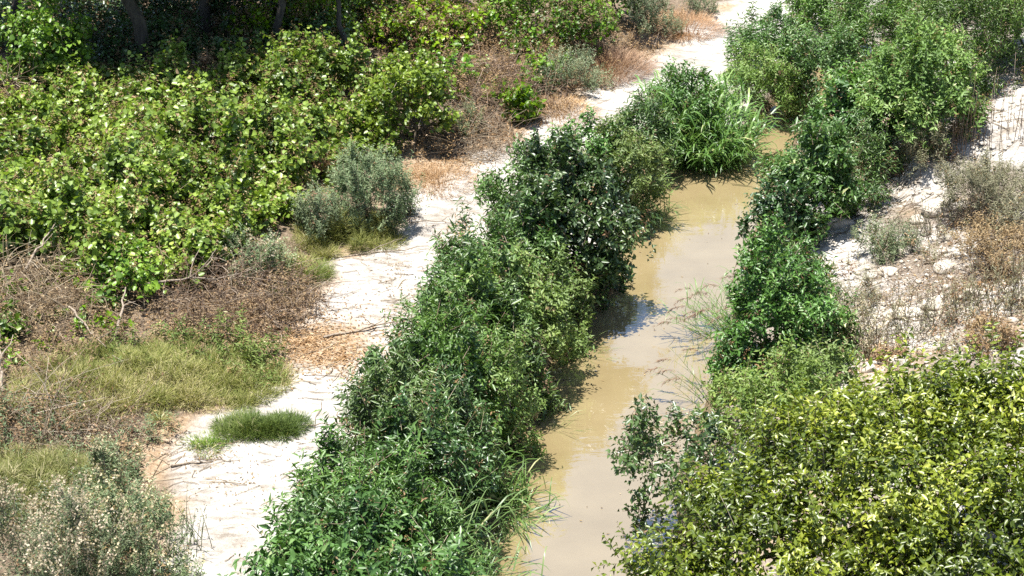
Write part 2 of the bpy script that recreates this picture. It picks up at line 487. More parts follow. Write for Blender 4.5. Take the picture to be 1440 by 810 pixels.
    # water ribbon
    yy = np.arange(12, 75, .12); k = 28
    tt = np.linspace(-.0, 1, k)
    l, r = stream_l(yy) - .45, stream_r(yy) + .45
    WX = l[:, None] * (1 - tt) + r[:, None] * tt
    WY = np.repeat(yy[:, None], k, 1)
    WZ = 0.006 * (fbm(WX * 2.0, WY * 4.0, 61, 3) - .5)
    v = np.stack([WX, WY, WZ], -1).reshape(-1, 3)
    q = (np.arange(len(yy) - 1)[:, None] * k + np.arange(k - 1)[None]).ravel()
    f = np.concatenate([np.stack([q, q + 1, q + k + 1], 1), np.stack([q, q + k + 1, q + k], 1)])
    mb = MB(); mb.add(v, f, np.zeros(len(f)))
    o = mb.build('stream_water', M['water'], smooth=True, kind='structure')
    o['label'] = 'shallow muddy tan stream reflecting pale sky'
build_ground()

# ------------------------------------------------------------------ plant builders
UP = np.array([0, 0, 1.0])
def rdir(rng, n): return norm(rng.normal(size=(n, 3)))

def auto_lobes(rng, h, rx, ry, n, zc=.42):
    lb = [(np.array([0, 0, h * zc]), np.array([rx * .74, ry * .74, h * .44]))]
    for i in range(n):
        a = 2 * math.pi * (i * .618 + .15 * rng.random())
        zz = (i + .5) / n * .9 + .1 * rng.random()
        rf = .74 * math.sqrt(max(0, 1 - (zz * .85) ** 2)) * rng.uniform(.8, 1.15)
        r = rx * rng.uniform(.22, .46) * (1 - .15 * zz)
        c = np.array([math.cos(a) * rx * rf, math.sin(a) * ry * rf, h * (.10 + .70 * zz)])
        lb.append((c, np.array([r, r, r * rng.uniform(.8, 1.2)])))
    if h > 1.2:
        for i in range(4):      # a few upright leaders break the outline
            a = rng.uniform(0, 6.283); q = rng.uniform(.1, .75)
            lb.append((np.array([math.cos(a) * rx * q, math.sin(a) * ry * q, h * (1.0 - .45 * q * q)]) * np.array([1, 1, .9]), np.array([rx * .16, rx * .16, h * rng.uniform(.16, .26)])))
    return lb

SP = {  # leaf length, width, leaves per shoot, shoot length, leaves per m2 of crown surface, droop, upward bias, normal jitter, material, shape
    'willow': dict(L=.112, W=.042, m=11, sl=.42, den=400, dr=.35, up=.55, jit=.6, mat='willow', shape='fold'),
    'osier': dict(L=.135, W=.027, m=14, sl=.58, den=430, dr=.35, up=1.05, jit=.6, mat='willow', shape='fold'),
    'dark': dict(L=.108, W=.052, m=10, sl=.42, den=400, dr=.45, up=.30, jit=.65, mat='darkleaf', shape='fold'),
    'pale': dict(L=.100, W=.036, m=12, sl=.42, den=430, dr=.3, up=.7, jit=.65, mat='pale', shape='fold'),
    'yellow': dict(L=.098, W=.045, m=11, sl=.46, den=480, dr=.5, up=.6, jit=.68, mat='yellow', shape='fold'),
    'vine': dict(L=.100, W=.090, m=6, sl=.45, den=190, dr=.4, up=.6, jit=.8, mat='vine', shape='round'),
    'feather': dict(L=.060, W=.016, m=22, sl=.42, den=1500, dr=.1, up=1.7, jit=.8, mat='feather', shape='thin'),
    'weed': dict(L=.085, W=.022, m=14, sl=.36, den=700, dr=.3, up=1.0, jit=.8, mat='finegreen', shape='thin'),
    'dust': dict(L=.055, W=.014, m=22, sl=.40, den=1400, dr=.15, up=1.4, jit=.8, mat='dust', shape='thin'),
    'orange': dict(L=.055, W=.015, m=18, sl=.32, den=1100, dr=.25, up=.9, jit=.6, mat='orange', shape='thin'),
    'brown': dict(L=.058, W=.022, m=12, sl=.40, den=650, dr=.4, up=.7, jit=.7, mat='brown', shape='thin'),
    'red': dict(L=.06, W=.020, m=12, sl=.30, den=850, dr=.4, up=.6, jit=.7, mat='red', shape='thin'),
    'tree': dict(L=.115, W=.075, m=9, sl=.5, den=230, dr=.4, up=.3, jit=.5, mat='vine', shape='oval'),
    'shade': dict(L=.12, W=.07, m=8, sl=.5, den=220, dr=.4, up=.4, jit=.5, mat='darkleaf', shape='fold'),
}

def foliage(rng, lobes, sp, den=1.0, zmin=0.02, zfun=None, spike=.10, core=.35, shape=None, mat=None):
    """leafy shoots over a crown of ellipsoid lobes; returns (foliage MB, twig MB)"""
    p = SP[sp]
    C = np.array([c for c, r in lobes]); R = np.array([r for c, r in lobes])
    area = 4 * math.pi * (R[:, 0] * R[:, 1] + R[:, 0] * R[:, 2] + R[:, 1] * R[:, 2]) / 3
    n = int(area.sum() * .55 * p['den'] * den / p['m']) + 8
    k = rng.choice(len(lobes), n * 2, p=area / area.sum())
    d = rdir(rng, n * 2)
    d[:, 2] = np.where(d[:, 2] < -.35, -d[:, 2], d[:, 2])
    u = rng.random(n * 2)
    rr = np.where(u < core, rng.uniform(.45, .85, n * 2), rng.uniform(.86, 1.04, n * 2))
    rr = np.where(u > 1 - spike, rng.uniform(1.05, 1.42, n * 2), rr)
    tip = C[k] + d * R[k] * rr[:, None]
    q = np.linalg.norm((tip[:, None] - C[None]) / R[None], axis=2)
    buried = (q < .72).sum(1) > (u < core)
    keep = ~buried | (rng.random(n * 2) < .10)
    zf = zmin if zfun is None else zfun(tip[:, 0], tip[:, 1]) + zmin
    keep &= tip[:, 2] > zf
    tip, d, kk = tip[keep][:n], d[keep][:n], k[keep][:n]
    n = len(tip)
    out = norm(d / R[kk])
    sd_ = norm(out + UP * p['up'] + rng.normal(size=(n, 3)) * .38)
    sl = p['sl'] * rng.uniform(.6, 1.25, n)
    start = tip - sd_ * sl[:, None]
    m = p['m']
    t = (np.arange(m) + .6) / m
    T = np.clip(t[None] + rng.uniform(-.04, .04, (n, m)), 0.04, 1)
    bend = rng.uniform(.0, .35, n)[:, None, None] * np.array([0, 0, -1.0]) * sl[:, None, None] * p['dr']
    pos = start[:, None] + sd_[:, None] * sl[:, None, None] * T[..., None] + bend * (T ** 2)[..., None]
    a1 = norm(np.cross(sd_, UP + .01)); a2 = np.cross(sd_, a1)
    az = rng.uniform(0, 6.28, n)[:, None] + np.arange(m)[None] * 2.4 + rng.normal(size=(n, m)) * .3
    rad = np.cos(az)[..., None] * a1[:, None] + np.sin(az)[..., None] * a2[:, None]
    D = norm(sd_[:, None] * .55 + rad * .95 - UP * p['dr'] * rng.uniform(0, 1.3, (n, m))[..., None])
    N = norm(UP * .85 + sd_[:, None] * .25 + out[:, None] * .25 + rng.normal(size=(n, m, 3)) * p['jit'])
    sz = rng.uniform(.45, 1.38, (n, m)) * (1.1 - .35 * T) * rng.uniform(.85, 1.2)
    base = np.clip(rng.beta(2, 2.6, n) + 1.1 * (vnoise(tip[:, 0] * 1.6 + 9, tip[:, 1] * 1.6 + tip[:, 2] * 1.2, int(area.sum() * 7) % 50) - .5), 0, 1)[:, None]
    rnd = np.clip(.55 * base + .35 * rng.random((n, m)) + .16 * (T - .5) + np.where(rng.random((n, m)) > .975, .35, 0), 0, 1)
    mb = MB()
    leaves(mb, pos.reshape(-1, 3), D.reshape(-1, 3), N.reshape(-1, 3), (p['L'] * sz).ravel(), (p['W'] * sz).ravel(), rnd.ravel(), .28, p['dr'] * .6, shape or p['shape'])
    tw = MB()
    sel = rng.random(n) < .28
    if sel.sum() > 2:
        e0, e1 = start[sel], start[sel] + sd_[sel] * sl[sel][:, None] * .95 + bend[sel][:, 0] * .9
        md = start[sel] + sd_[sel] * sl[sel][:, None] * .5 + bend[sel][:, 0] * .25
        tubes(tw, np.stack([e0, md, e1], 1), np.array([.005, .004, .002]), 3)
    return mb, tw, tip, sd_

def stem_tube(rng, a, b, r0, r1, name, mat, parent, k=6, wob=.08, sides=6):
    t = np.linspace(0, 1, k)[:, None]
    pts = a * (1 - t) + b * t
    L = np.linalg.norm(b - a)
    pts = pts + np.sin(t * math.pi) * rng.normal(size=3) * wob * L
    pts[1:-1] += rng.normal(size=(k - 2, 3)) * .02 * L
    mb = MB(); tubes(mb, pts[None], np.linspace(r0, r1, k)[None], sides)
    return mb.build(name, mat, parent, True)

def bush(name, label, cat, u, v, h, r, sp, seed, group=None, nl=10, ry=None, den=1.0, lobes=None, stems=4, spike=.10, off=(0, 0), seeds=0, core=.35, twig='twig', dry=.035):
    rng = np.random.default_rng(seed)
    base = at(u, v)
    e = empty(name, base)
    tag(e, label, cat, group)
    lb = lobes or auto_lobes(rng, h, r, ry or r, nl)
    lb = [(np.array(c, float) + np.array([off[0], off[1], 0]) * (c[2] / max(h, .1)), np.array(rr, float)) for c, rr in lb]
    zfun = lambda x, y: ground_z(x + base[0], y + base[1]) - base[2]
    mb, tw, tip, sd_ = foliage(rng, lb, sp, den, .02, zfun, spike, core, 'fold' if (SP[sp]['shape'] == 'oval' and v < 2000) else None)
    mb.build('foliage', M[SP[sp]['mat']], e, kind='stuff')
    if tw.v: tw.build('twigs', M[twig], e, kind='stuff')
    if dry:
        dm, _, _, _ = foliage(rng, lb, 'brown', dry, .02, zfun, .15, .1)
        dm.build('dry_shoots', M['brown'], e, kind='stuff')
    for i in range(stems):
        c, rr = lb[i % len(lb)]
        a = np.array([rng.normal() * r * .12, rng.normal() * r * .12, -.05])
        stem_tube(rng, a, c + np.array([0, 0, rr[2] * .3]), .028 * h / 2 + .008, .007, 'stem', M['stem'], e)
    if seeds:
        sm = MB()
        top = np.argsort(-tip[:, 2] - .5 * rng.random(len(tip)))[:int(len(tip) * .6)]
        pick = rng.choice(top, min(seeds, len(top)), replace=False)
        P = np.repeat(tip[pick], 16, 0) + rng.normal(size=(len(pick) * 16, 3)) * np.array([.028, .028, .05])
        leaves(sm, P, rdir(rng, len(P)), rdir(rng, len(P)), .042, .026, np.clip(np.repeat(rng.random(len(pick)), 16) * .6 + .4 * rng.random(len(P)), 0, 1), .2, .1, 'thin')
        sm.build('seed_heads', M['seed'], e, kind='stuff')
    return e

def reed_clump(name, label, u, v, h, r, n, seed, group=None, lean=(0, 0), mat='reed', lv=9, ll=.62, wd=.026, plumes=0, cat='reeds', out=.55):
    """culms that fan outwards, each with long arching leaves"""
    rng = np.random.default_rng(seed)
    base = at(u, v); e = empty(name, base); tag(e, label, cat, group)
    a = rng.uniform(0, 6.283, n); q = np.sqrt(rng.random(n))
    P0 = np.stack([np.cos(a) * q * r * .6, np.sin(a) * q * r * .6, np.zeros(n)], 1)
    P0[:, 2] = ground_z(P0[:, 0] + base[0], P0[:, 1] + base[1]) - base[2] - .03
    D = norm(np.stack([np.cos(a) * q * out + lean[0] + rng.normal(size=n) * .12, np.sin(a) * q * out + lean[1] + rng.normal(size=n) * .12, np.ones(n)], 1))
    H = h * rng.uniform(.65, 1.05, n) * (1 - .25 * q)
    k = 5; t = np.linspace(0, 1, k)
    drp = norm(D * np.array([1, 1, 0])) * .25 - UP * .12
    pts = P0[:, None] + D[:, None] * (H[:, None] * t)[..., None] + drp[:, None] * (H[:, None] * t ** 2)[..., None]
    cm = MB(); tubes(cm, pts, np.linspace(.007, .002, k)[None], 3)
    cm.build('culms', M['reed'], e, kind='stuff')
    T = np.clip((np.arange(lv) + .8) / lv + rng.uniform(-.05, .05, (n, lv)), .08, 1)
    pos = P0[:, None] + D[:, None] * (H[:, None] * T)[..., None] + drp[:, None] * (H[:, None] * T ** 2)[..., None]
    az = rng.uniform(0, 6.283, (n, lv))
    LD = np.stack([np.cos(az), np.sin(az), rng.uniform(.3, 1.1, (n, lv))], -1) + D[:, None] * .5 + norm(D * np.array([1, 1, .01]))[:, None] * .5
    fm = MB()
    cnt = n * lv
    rnd = np.clip(np.repeat(rng.beta(2, 2.5, n), lv) * .6 + .4 * rng.random(cnt) + np.where(rng.random(cnt) > .95, .4, 0), 0, 1)
    blades(fm, pos.reshape(-1, 3), LD.reshape(-1, 3), ll * rng.uniform(.6, 1.15, cnt), wd * rng.uniform(.7, 1.2, cnt), rng.uniform(.8, 1.7, cnt), rnd, 4, None, rng)
    fm.build('foliage', M[mat], e, kind='stuff')
    if plumes:
        pm = MB()
        pick = rng.choice(n, plumes, replace=False)
        for i in pick:
            tip = pts[i, -1]
            hd = norm((D[i] * np.array([1, 1, 0]) + np.array([lean[0], lean[1], .25]))[None])[0]
            c = 46; tt = rng.random(c)
            Q = tip + hd * (tt * .30)[:, None] - UP * (tt ** 2 * .16)[:, None]
            blades(pm, Q, hd * .7 + rng.normal(size=(c, 3)) * .35 - UP * .45, .075, .011, .6, rng.random(c), 2, None, rng)
        pm.build('plumes', M['plume'], e, kind='stuff')
    return e

def grass_tuft(name, label, u, v, h, r, n, seed, mat='reed', wd=.014, droop=.8, group=None, cat='grass', spread=.7, lean=(0, 0)):
    rng = np.random.default_rng(seed)
    base = at(u, v); e = empty(name, base); tag(e, label, cat, group)
    a = rng.uniform(0, 6.283, n); q = np.sqrt(rng.random(n))
    P = np.stack([np.cos(a) * q * r * .5, np.sin(a) * q * r * .5, np.zeros(n)], 1)
    P[:, 2] = ground_z(P[:, 0] + base[0], P[:, 1] + base[1]) - base[2] - .02
    D = np.stack([np.cos(a) * q * spread + lean[0] + rng.normal(size=n) * .2, np.sin(a) * q * spread + lean[1] + rng.normal(size=n) * .2, np.ones(n)], 1)
    mb = MB()
    blades(mb, P, D, h * rng.uniform(.55, 1.15, n), wd * rng.uniform(.6, 1.2, n), droop * rng.uniform(.5, 1.2, n), np.clip(rng.beta(2, 2.2, n) + np.where(rng.random(n) > .95, .4, 0), 0, 1), 4, None, rng)
    mb.build('blades', M[mat], e, kind='stuff')
    return e

def mound(name, label, px, h, n, seed, mat='fine', bl=.16, wd=.008, cat='grass', group=None, kind=None):
    """patch of soft fine grass inside a ground outline: many tufts that fan out, higher in the middle, ragged at the rim"""
    rng = np.random.default_rng(seed)
    poly = np.array([at(u, v)[:2] for u, v in px])
    c = poly.mean(0)
    base = np.array([c[0], c[1], float(ground_z(c[0], c[1]))])
    e = empty(name, base); tag(e, label, cat, group, kind)
    ang = np.arctan2(poly[:, 1] - c[1], poly[:, 0] - c[0]); rd = np.hypot(poly[:, 0] - c[0], poly[:, 1] - c[1])
    o = np.argsort(ang); ang, rd = ang[o], rd[o]
    area = math.pi * float(np.mean(rd ** 2))
    nt_ = int(area * 34) + 6                      # tufts
    a = rng.uniform(-math.pi, math.pi, nt_ * 4)
    R = np.interp(a, np.r_[ang - 2 * math.pi, ang, ang + 2 * math.pi], np.r_[rd, rd, rd])
    keep = rng.random(nt_ * 4) < (R / rd.max()) ** 2
    a, R = a[keep][:nt_], R[keep][:nt_]
    q = np.sqrt(rng.random(len(a))) * 1.12
    x, y = np.cos(a) * R * q, np.sin(a) * R * q
    lump = vnoise((x + c[0]) * 1.9, (y + c[1]) * 1.9, seed)
    ok = (q < .8) | (rng.random(len(a)) < .55)
    ok &= lump > .12
    x, y, q, lump = x[ok], y[ok], q[ok], lump[ok]
    k = len(x)
    tz = h * np.clip(1.1 - q ** 1.4, .03, 1) * (.25 + 1.2 * lump) * rng.uniform(.6, 1.3, k)   # tuft height
    tr = rng.uniform(.10, .26, k)
    tone = np.clip(.45 + 1.0 * (fbm((x + c[0]) * .9, (y + c[1]) * .9, seed + 5, 3) - .5) + .20 * rng.normal(size=k), 0, 1)
    i = rng.integers(0, k, n)
    aa = rng.uniform(0, 6.283, n); qq = np.sqrt(rng.random(n))
    bx, by = x[i] + np.cos(aa) * qq * tr[i], y[i] + np.sin(aa) * qq * tr[i]
    gz = ground_z(bx + c[0], by + c[1]) - base[2]
    bz = gz + tz[i] * (1 - qq ** 2) * rng.uniform(.2, 1, n) * .9 - .01
    D = np.stack([np.cos(aa) * (.3 + qq) + rng.normal(size=n) * .55, np.sin(aa) * (.3 + qq) + rng.normal(size=n) * .55, rng.uniform(.1, 1.5, n)], 1)
    rnd = np.clip(tone[i] + .32 * rng.normal(size=n) * .7 + np.where(rng.random(n) > .95, .4, 0), 0, 1)
    mb = MB()
    blades(mb, np.stack([bx, by, bz], 1), D, bl * rng.uniform(.45, 1.5, n), wd * rng.uniform(.6, 1.3, n), rng.uniform(.2, 1.3, n), rnd, 2, None, rng)
    mb.build('blades', M[mat], e, kind='stuff')
    return e

def tangle(name, label, u, v, rx, ry, h, n, seed, mat='twig', cat='dead brush', leafy=0, lm='brown', group=None, thick=.006, length=.9, flat=.5):
    """heap of dead criss-crossing twigs"""
    rng = np.random.default_rng(seed)
    base = at(u, v); e = empty(name, base); tag(e, label, cat, group)
    a = rng.uniform(0, 6.283, n); q = np.sqrt(rng.random(n))
    x, y = np.cos(a) * q * rx, np.sin(a) * q * ry
    z = ground_z(x + base[0], y + base[1]) - base[2] + h * (1 - q ** 2) * rng.random(n) * .75
    P = np.stack([x, y, z], 1)
    D = norm(np.stack([rng.normal(size=n), rng.normal(size=n), rng.normal(size=n) * flat + .25], 1))
    L = length * rng.uniform(.3, 1.1, n)
    k = 4; t = np.linspace(0, 1, k)
    cv = rng.normal(size=(n, 3)) * .35; cv[:, 2] = -np.abs(cv[:, 2]) * .8
    pts = P[:, None] + D[:, None] * (L[:, None] * t)[..., None] + cv[:, None] * (L[:, None] * t ** 2)[..., None]
    gz = ground_z(pts[..., 0] + base[0], pts[..., 1] + base[1]) - base[2]
    pts[..., 2] = np.maximum(pts[..., 2], gz + .01)
    mb = MB(); tubes(mb, pts, (thick * rng.uniform(.5, 1.4, n))[:, None] * np.linspace(1, .4, k)[None], 3, rng.random(n))
    mb.build('twigs', M[mat], e, kind='stuff')
    if leafy:
        i = rng.integers(0, n, leafy); j = rng.integers(1, k, leafy)
        fm = MB()
        leaves(fm, pts[i, j] + rng.normal(size=(leafy, 3)) * .03, rdir(rng, leafy) - UP * .3, norm(UP + rng.normal(size=(leafy, 3)) * .5), .06 * rng.uniform(.6, 1.3, leafy), .024, rng.random(leafy), .3, .3, 'oval')
        fm.build('dry_leaves', M[lm], e, kind='stuff')
    return e

def stalks(name, label, u, v, rx, ry, h, n, seed, mat='feather', cat='weeds', leafy=5, group=None, tipm=None, lean=.10):
    """stand of thin upright weed stalks with small leaves"""
    rng = np.random.default_rng(seed)
    base = at(u, v); e = empty(name, base); tag(e, label, cat, group)
    x, y = rng.normal(size=n) * rx * .5, rng.normal(size=n) * ry * .5
    z = ground_z(x + base[0], y + base[1]) - base[2] - .02
    P = np.stack([x, y, z], 1)
    D = norm(np.stack([rng.normal(size=n) * lean, rng.normal(size=n) * lean, np.ones(n)], 1))
    H = h * rng.uniform(.4, 1.15, n)
    t = np.linspace(0, 1, 4)
    pts = P[:, None] + D[:, None] * (H[:, None] * t)[..., None] + (rng.normal(size=(n, 3)) * .06)[:, None] * (H[:, None] * t ** 2)[..., None]
    mb = MB(); tubes(mb, pts, np.array([.006, .005, .004, .002])[None], 3, np.clip(rng.random(n), 0, 1))
    mb.build('stalks', M['twig'] if mat != 'feather' else M['feather'], e, kind='stuff')
    if leafy:
        c = n * leafy; i = np.repeat(np.arange(n), leafy); tt = rng.uniform(.1, 1.0, c)
        pos = P[i] + D[i] * (H[i] * tt)[:, None]
        fm = MB()
        LD = norm(rng.normal(size=(c, 3)) * np.array([1, 1, .4]) + UP * 1.0)
        leaves(fm, pos, LD, norm(UP * .4 + rng.normal(size=(c, 3))), .075 * rng.uniform(.5, 1.3, c), .014, rng.random(c), .2, .2, 'thin')
        fm.build('leaves', M[mat], e, kind='stuff')
    if tipm:
        c = n * 8; i = np.repeat(np.arange(n), 8)
        fm = MB()
        leaves(fm, pts[i, 3] + rng.normal(size=(c, 3)) * .025, rdir(rng, c), rdir(rng, c), .03, .018, rng.random(c), .2, .1, 'thin')
        fm.build('seed_heads', M[tipm], e, kind='stuff')
    return e

def stick(name, label, p0, p1, r, seed, mat='deadwood', lift=(.03, .03), forks=2, cat='branch', group=None):
    """fallen dead branch with forks, lying between two ground pixels"""
    rng = np.random.default_rng(seed)
    A, B = at(*p0), at(*p1)
    A[2] += lift[0]; B[2] += lift[1]
    e = empty(name, A); tag(e, label, cat, group)
    b = B - A; L = np.linalg.norm(b)
    k = 9; t = np.linspace(0, 1, k)[:, None]
    pts = b * t + rng.normal(size=(k, 3)) * .018 * L * np.sin(t * math.pi)
    gz = ground_z(pts[:, 0] + A[0], pts[:, 1] + A[1], True) - A[2] + r * .6
    pts[:, 2] = np.maximum(pts[:, 2], gz)
    mb = MB(); tubes(mb, pts[None], np.linspace(r, r * .35, k)[None], 6)
    mb.build('limb', M[mat], e, True)
    for i in range(forks):
        s = pts[rng.integers(2, k - 2)]
        d = norm((norm(b[None])[0] + rng.normal(size=3) * .7 + UP * .2)[None])[0] * L * rng.uniform(.2, .4)
        stem_tube(rng, s, s + d, r * .5, r * .2, 'fork', M[mat], e, 5, .06, 5)
    return e

def stone(name, label, u, v, sx, sy, sz, seed, group=None, mat='stone', cat='stone', sink=.35):
    rng = np.random.default_rng(seed)
    import bmesh
    bm = bmesh.new(); bmesh.ops.create_icosphere(bm, subdivisions=3, radius=1)
    V = np.array([q.co[:] for q in bm.verts]); Fc = np.array([[q.index for q in f.verts] for f in bm.faces]); bm.free()
    for _ in range(9):      # chip flat facets off the ball
        d = rdir(rng, 1)[0]; h = rng.uniform(.55, .9)
        s = V @ d
        V = V - np.where(s > h, s - h, 0)[:, None] * d
    V = V * (1 + .06 * rng.normal(size=(1, 3))) + .02 * rng.normal(size=V.shape)
    V = V * np.array([sx, sy, sz])
    a = rng.uniform(0, 6.28); ca, sa = math.cos(a) , math.sin(a)
    base = at(u, v)
    V[:, 2] += sz * (1 - sink * 2)
    mb = MB(); mb.add(V, Fc, np.zeros(len(Fc)))
    o = mb.build(name, M[mat])
    o.location = tuple(base); o.rotation_euler = (rng.uniform(-.1, .1), rng.uniform(-.1, .1), rng.uniform(-.5, .5))
    tag(o, label, cat, group)
    return o

def tree(name, label, u, v, h, tr, lobes, seed, sp='tree', den=1.0, lean=(0, 0), group=None):
    rng = np.random.default_rng(seed)
    base = at(u, v); e = empty(name, base); tag(e, label, 'tree', group)
    top = np.array([lean[0], lean[1], h * .75])
    stem_tube(rng, np.array([0, 0, -.15]), top, tr, tr * .45, 'trunk', M['bark'], e, 9, .05, 10)
    lb = [(np.array(c, float), np.array(r, float)) for c, r in lobes]
    for c, r in lb:
        s = top * rng.uniform(.45, .9)
        stem_tube(rng, s, c, tr * .4, tr * .1, 'limb', M['bark'], e, 6, .08, 6)
    mb, tw, _, _ = foliage(rng, lb, sp, den, .15, None, .10, .5 if sp == 'yellow' else .35, 'fold' if sp == 'tree' else None)
    mb.build('crown', M[SP[sp]['mat']], e, kind='stuff')
    tw.build('twigs', M['twig'], e, kind='stuff')
    return e


# ================================================================== the plants and other things
def in_poly(px, u, v):
    px = np.array(px, float); c = False
    n = len(px); j = n - 1
    for i in range(n):
        if (px[i, 1] > v) != (px[j, 1] > v) and u < (px[j, 0] - px[i, 0]) * (v - px[i, 1]) / (px[j, 1] - px[i, 1]) + px[i, 0]:
            c = not c
        j = i
    return c

def thicket(name, label, cat, px, hmin, hmax, seed, sp='vine', gap=.62, den=1.0, rr=(.5, .95), kind=None, twigs=0, bare=0.0, core=.35):
    """mounded creeping growth over a ground outline"""
    rng = np.random.default_rng(seed)
    pts = []
    us, vs = [p[0] for p in px], [p[1] for p in px]
    uv = [(u, v) for u, v in zip(rng.uniform(min(us), max(us), 3500), rng.uniform(min(vs), max(vs), 3500)) if in_poly(px, u, v)]
    for p in at_many([q[0] for q in uv], [q[1] for q in uv]):
        if all((p[0] - q[0]) ** 2 + (p[1] - q[1]) ** 2 > gap ** 2 for q in pts): pts.append(p)
    pts = [p for p in pts if vnoise(p[0] * .8, p[1] * .8, seed + 4) > bare]
    P = np.array(pts); c = P.mean(0); c[2] = float(ground_z(c[0], c[1]))
    e = empty(name, c); tag(e, label, cat, None, kind)
    lb = []
    for p in P:
        r = rng.uniform(*rr); hh = rng.uniform(hmin, hmax) * (.7 + .7 * float(vnoise(p[0] * .55, p[1] * .55, seed)))
        lb.append((np.array([p[0] - c[0], p[1] - c[1], p[2] - c[2] + hh * .35]), np.array([r, r, hh * .65])))
    zf = lambda x, y: ground_z(x + c[0], y + c[1]) - c[2]
    mb, tw, _, _ = foliage(rng, lb, sp, den, .03, zf, .12, core)
    mb.build('foliage', M[SP[sp]['mat']], e, kind='stuff')
    tw.build('twigs', M['twig'], e, kind='stuff')
    if twigs:
        dm, _, _, _ = foliage(rng, lb, 'brown', twigs, .03, zf, .2, .1)
        dm.build('dry_shoots', M['brown'], e, kind='stuff')
    return e

# ---- far left: trees whose trunks stand in their own deep shade at the top edge
tl = lambda *a: [((x, y, z), (r, r2, rz)) for x, y, z, r, r2, rz in a]
tree('shade_tree', 'thick leaning grey trunk in deep shade, far left behind the vines', 208, 92, 5.2, .16,
     tl((0, 0, 3.9, 1.9, 1.7, 1.2), (-1.2, -.6, 3.0, 1.2, 1.2, .9), (1.3, -.3, 3.0, 1.3, 1.2, 1.0), (.3, 1.2, 2.8, 1.4, 1.2, 1.1), (-.6, 1.3, 2.6, 1.4, 1.2, 1.0), (.4, -1.5, 3.6, 1.5, 1.1, .9)), 101, lean=(-.35, .1), group='shade trees', den=1.5)  # last lobe, mostly above the view, added on the camera side to block skylight
tree('shade_tree', 'dark tree whose leafy boughs hang over the top left corner', 20, 60, 5.0, .14,
     tl((0, 0, 3.6, 1.9, 1.7, 1.3), (.8, -.9, 2.0, 1.0, .9, .8), (-.9, -.6, 2.0, 1.2, .9, .9), (1.6, .4, 2.6, 1.2, 1.2, .9)), 102, group='shade trees', den=1.4)
tree('shade_tree', 'slim dark trunk left of the far vine bush, light leaves hanging beside it', 385, 78, 4.6, .10,
     tl((0, 0, 3.4, 1.6, 1.5, 1.1), (.9, -.5, 2.4, .9, .9, .8), (-.7, .2, 2.3, 1.0, .9, .8), (.1, .9, 1.6, .9, .7, .8)), 103, lean=(.1, .1), group='shade trees')
tree('shade_tree', 'thin forked trunk standing in the vines left of the far shrubs', 478, 100, 4.2, .07,
     tl((0, 0, 3.2, 1.4, 1.3, 1.0), (.8, -.2, 2.5, .9, .9, .7), (-.6, .3, 2.2, .8, .9, .7)), 104, lean=(-.15, .1), group='shade trees', den=.8)
tree('shade_tree', 'dark trunk at the top edge behind the leaning grey one', 290, 45, 5.0, .13,
     tl((0, 0, 3.4, 1.9, 1.8, 1.3), (1.2, .6, 2.4, 1.3, 1.2, 1.0), (-1.2, .5, 2.6, 1.3, 1.2, 1.0), (0, 1.3, 1.6, 1.8, .8, 1.3), (0, -1.4, 3.4, 1.6, 1.2, .9)), 105, group='shade trees', den=1.5)  # last lobe overhangs towards the camera, added above the view to keep skylight out
tree('shade_tree', 'dark trunk at the top edge above the bright vine boughs', 440, 40, 4.8, .11,
     tl((0, 0, 3.3, 1.6, 1.6, 1.2), (1.2, .5, 2.2, 1.1, 1.1, .9), (0, 1.2, 1.5, 1.6, .8, 1.2)), 106, group='shade trees')

# ---- left: the vine thicket and the separate vine bushes
thicket('vine_thicket', 'bright green creeping vine thicket covering the left slope', 'vine thicket',
        [(-120, 120), (60, 100), (150, 112), (230, 118), (340, 118), (470, 112), (540, 150), (540, 215), (450, 262), (420, 290), (395, 330), (330, 355), (265, 395), (200, 420), (120, 405), (85, 375), (-40, 370), (-120, 380)],
        .30, 1.35, 11, kind='stuff', den=1.0, twigs=.30, bare=.0, rr=(.30, .66), gap=.46)
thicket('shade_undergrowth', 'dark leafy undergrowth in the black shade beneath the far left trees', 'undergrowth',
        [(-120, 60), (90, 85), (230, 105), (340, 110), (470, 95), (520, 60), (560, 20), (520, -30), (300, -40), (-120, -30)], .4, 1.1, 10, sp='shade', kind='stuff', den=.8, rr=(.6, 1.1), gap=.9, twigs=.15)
thicket('vine_curtain', 'sunlit vine leaves hanging around the trunks at the top edge', 'vine',
        [(340, 70), (470, 80), (560, 70), (640, 30), (640, 0), (560, -10), (420, 10)], .8, 1.5, 9, sp='vine', kind='stuff', den=.7, rr=(.4, .7), gap=.8, twigs=.5)
bush('vine_bush', 'tall bright vine bush with dark hollows above the grey-green shrub', 'vine', 575, 190, 1.7, 1.15, 'vine', 12, nl=12, group='vine bushes', den=1.1)
bush('vine_bush', 'vine bush at the top edge right of the shade trees', 'vine', 610, 70, 1.2, 1.3, 'vine', 13, nl=12, group='vine bushes', den=.6, dry=.8)
bush('vine_bush', 'wide sunlit vine bush at the top edge above the brown brambles', 'vine', 760, 50, 1.3, 1.7, 'vine', 14, nl=15, group='vine bushes', den=.7, dry=.6)
bush('vine_bush', 'small vine sprig on the slope edge beside the orange grass', 'vine', 735, 172, 1.0, .5, 'vine', 15, nl=6, group='vine bushes')
bush('vine_bush', 'vine clump rising in the top left corner above the thicket', 'vine', 75, 120, 1.9, 1.1, 'vine', 16, nl=10, group='vine bushes')
bush('vine_bush', 'low vine lobe with black hollow nearest the dry brambles', 'vine', 185, 415, 1.0, .8, 'vine', 17, nl=8, group='vine bushes', den=1.1)
bush('vine_bush', 'small vine clump at the left edge below the bramble heap', 'vine', 15, 470, .5, .45, 'vine', 18, nl=5, group='vine bushes')
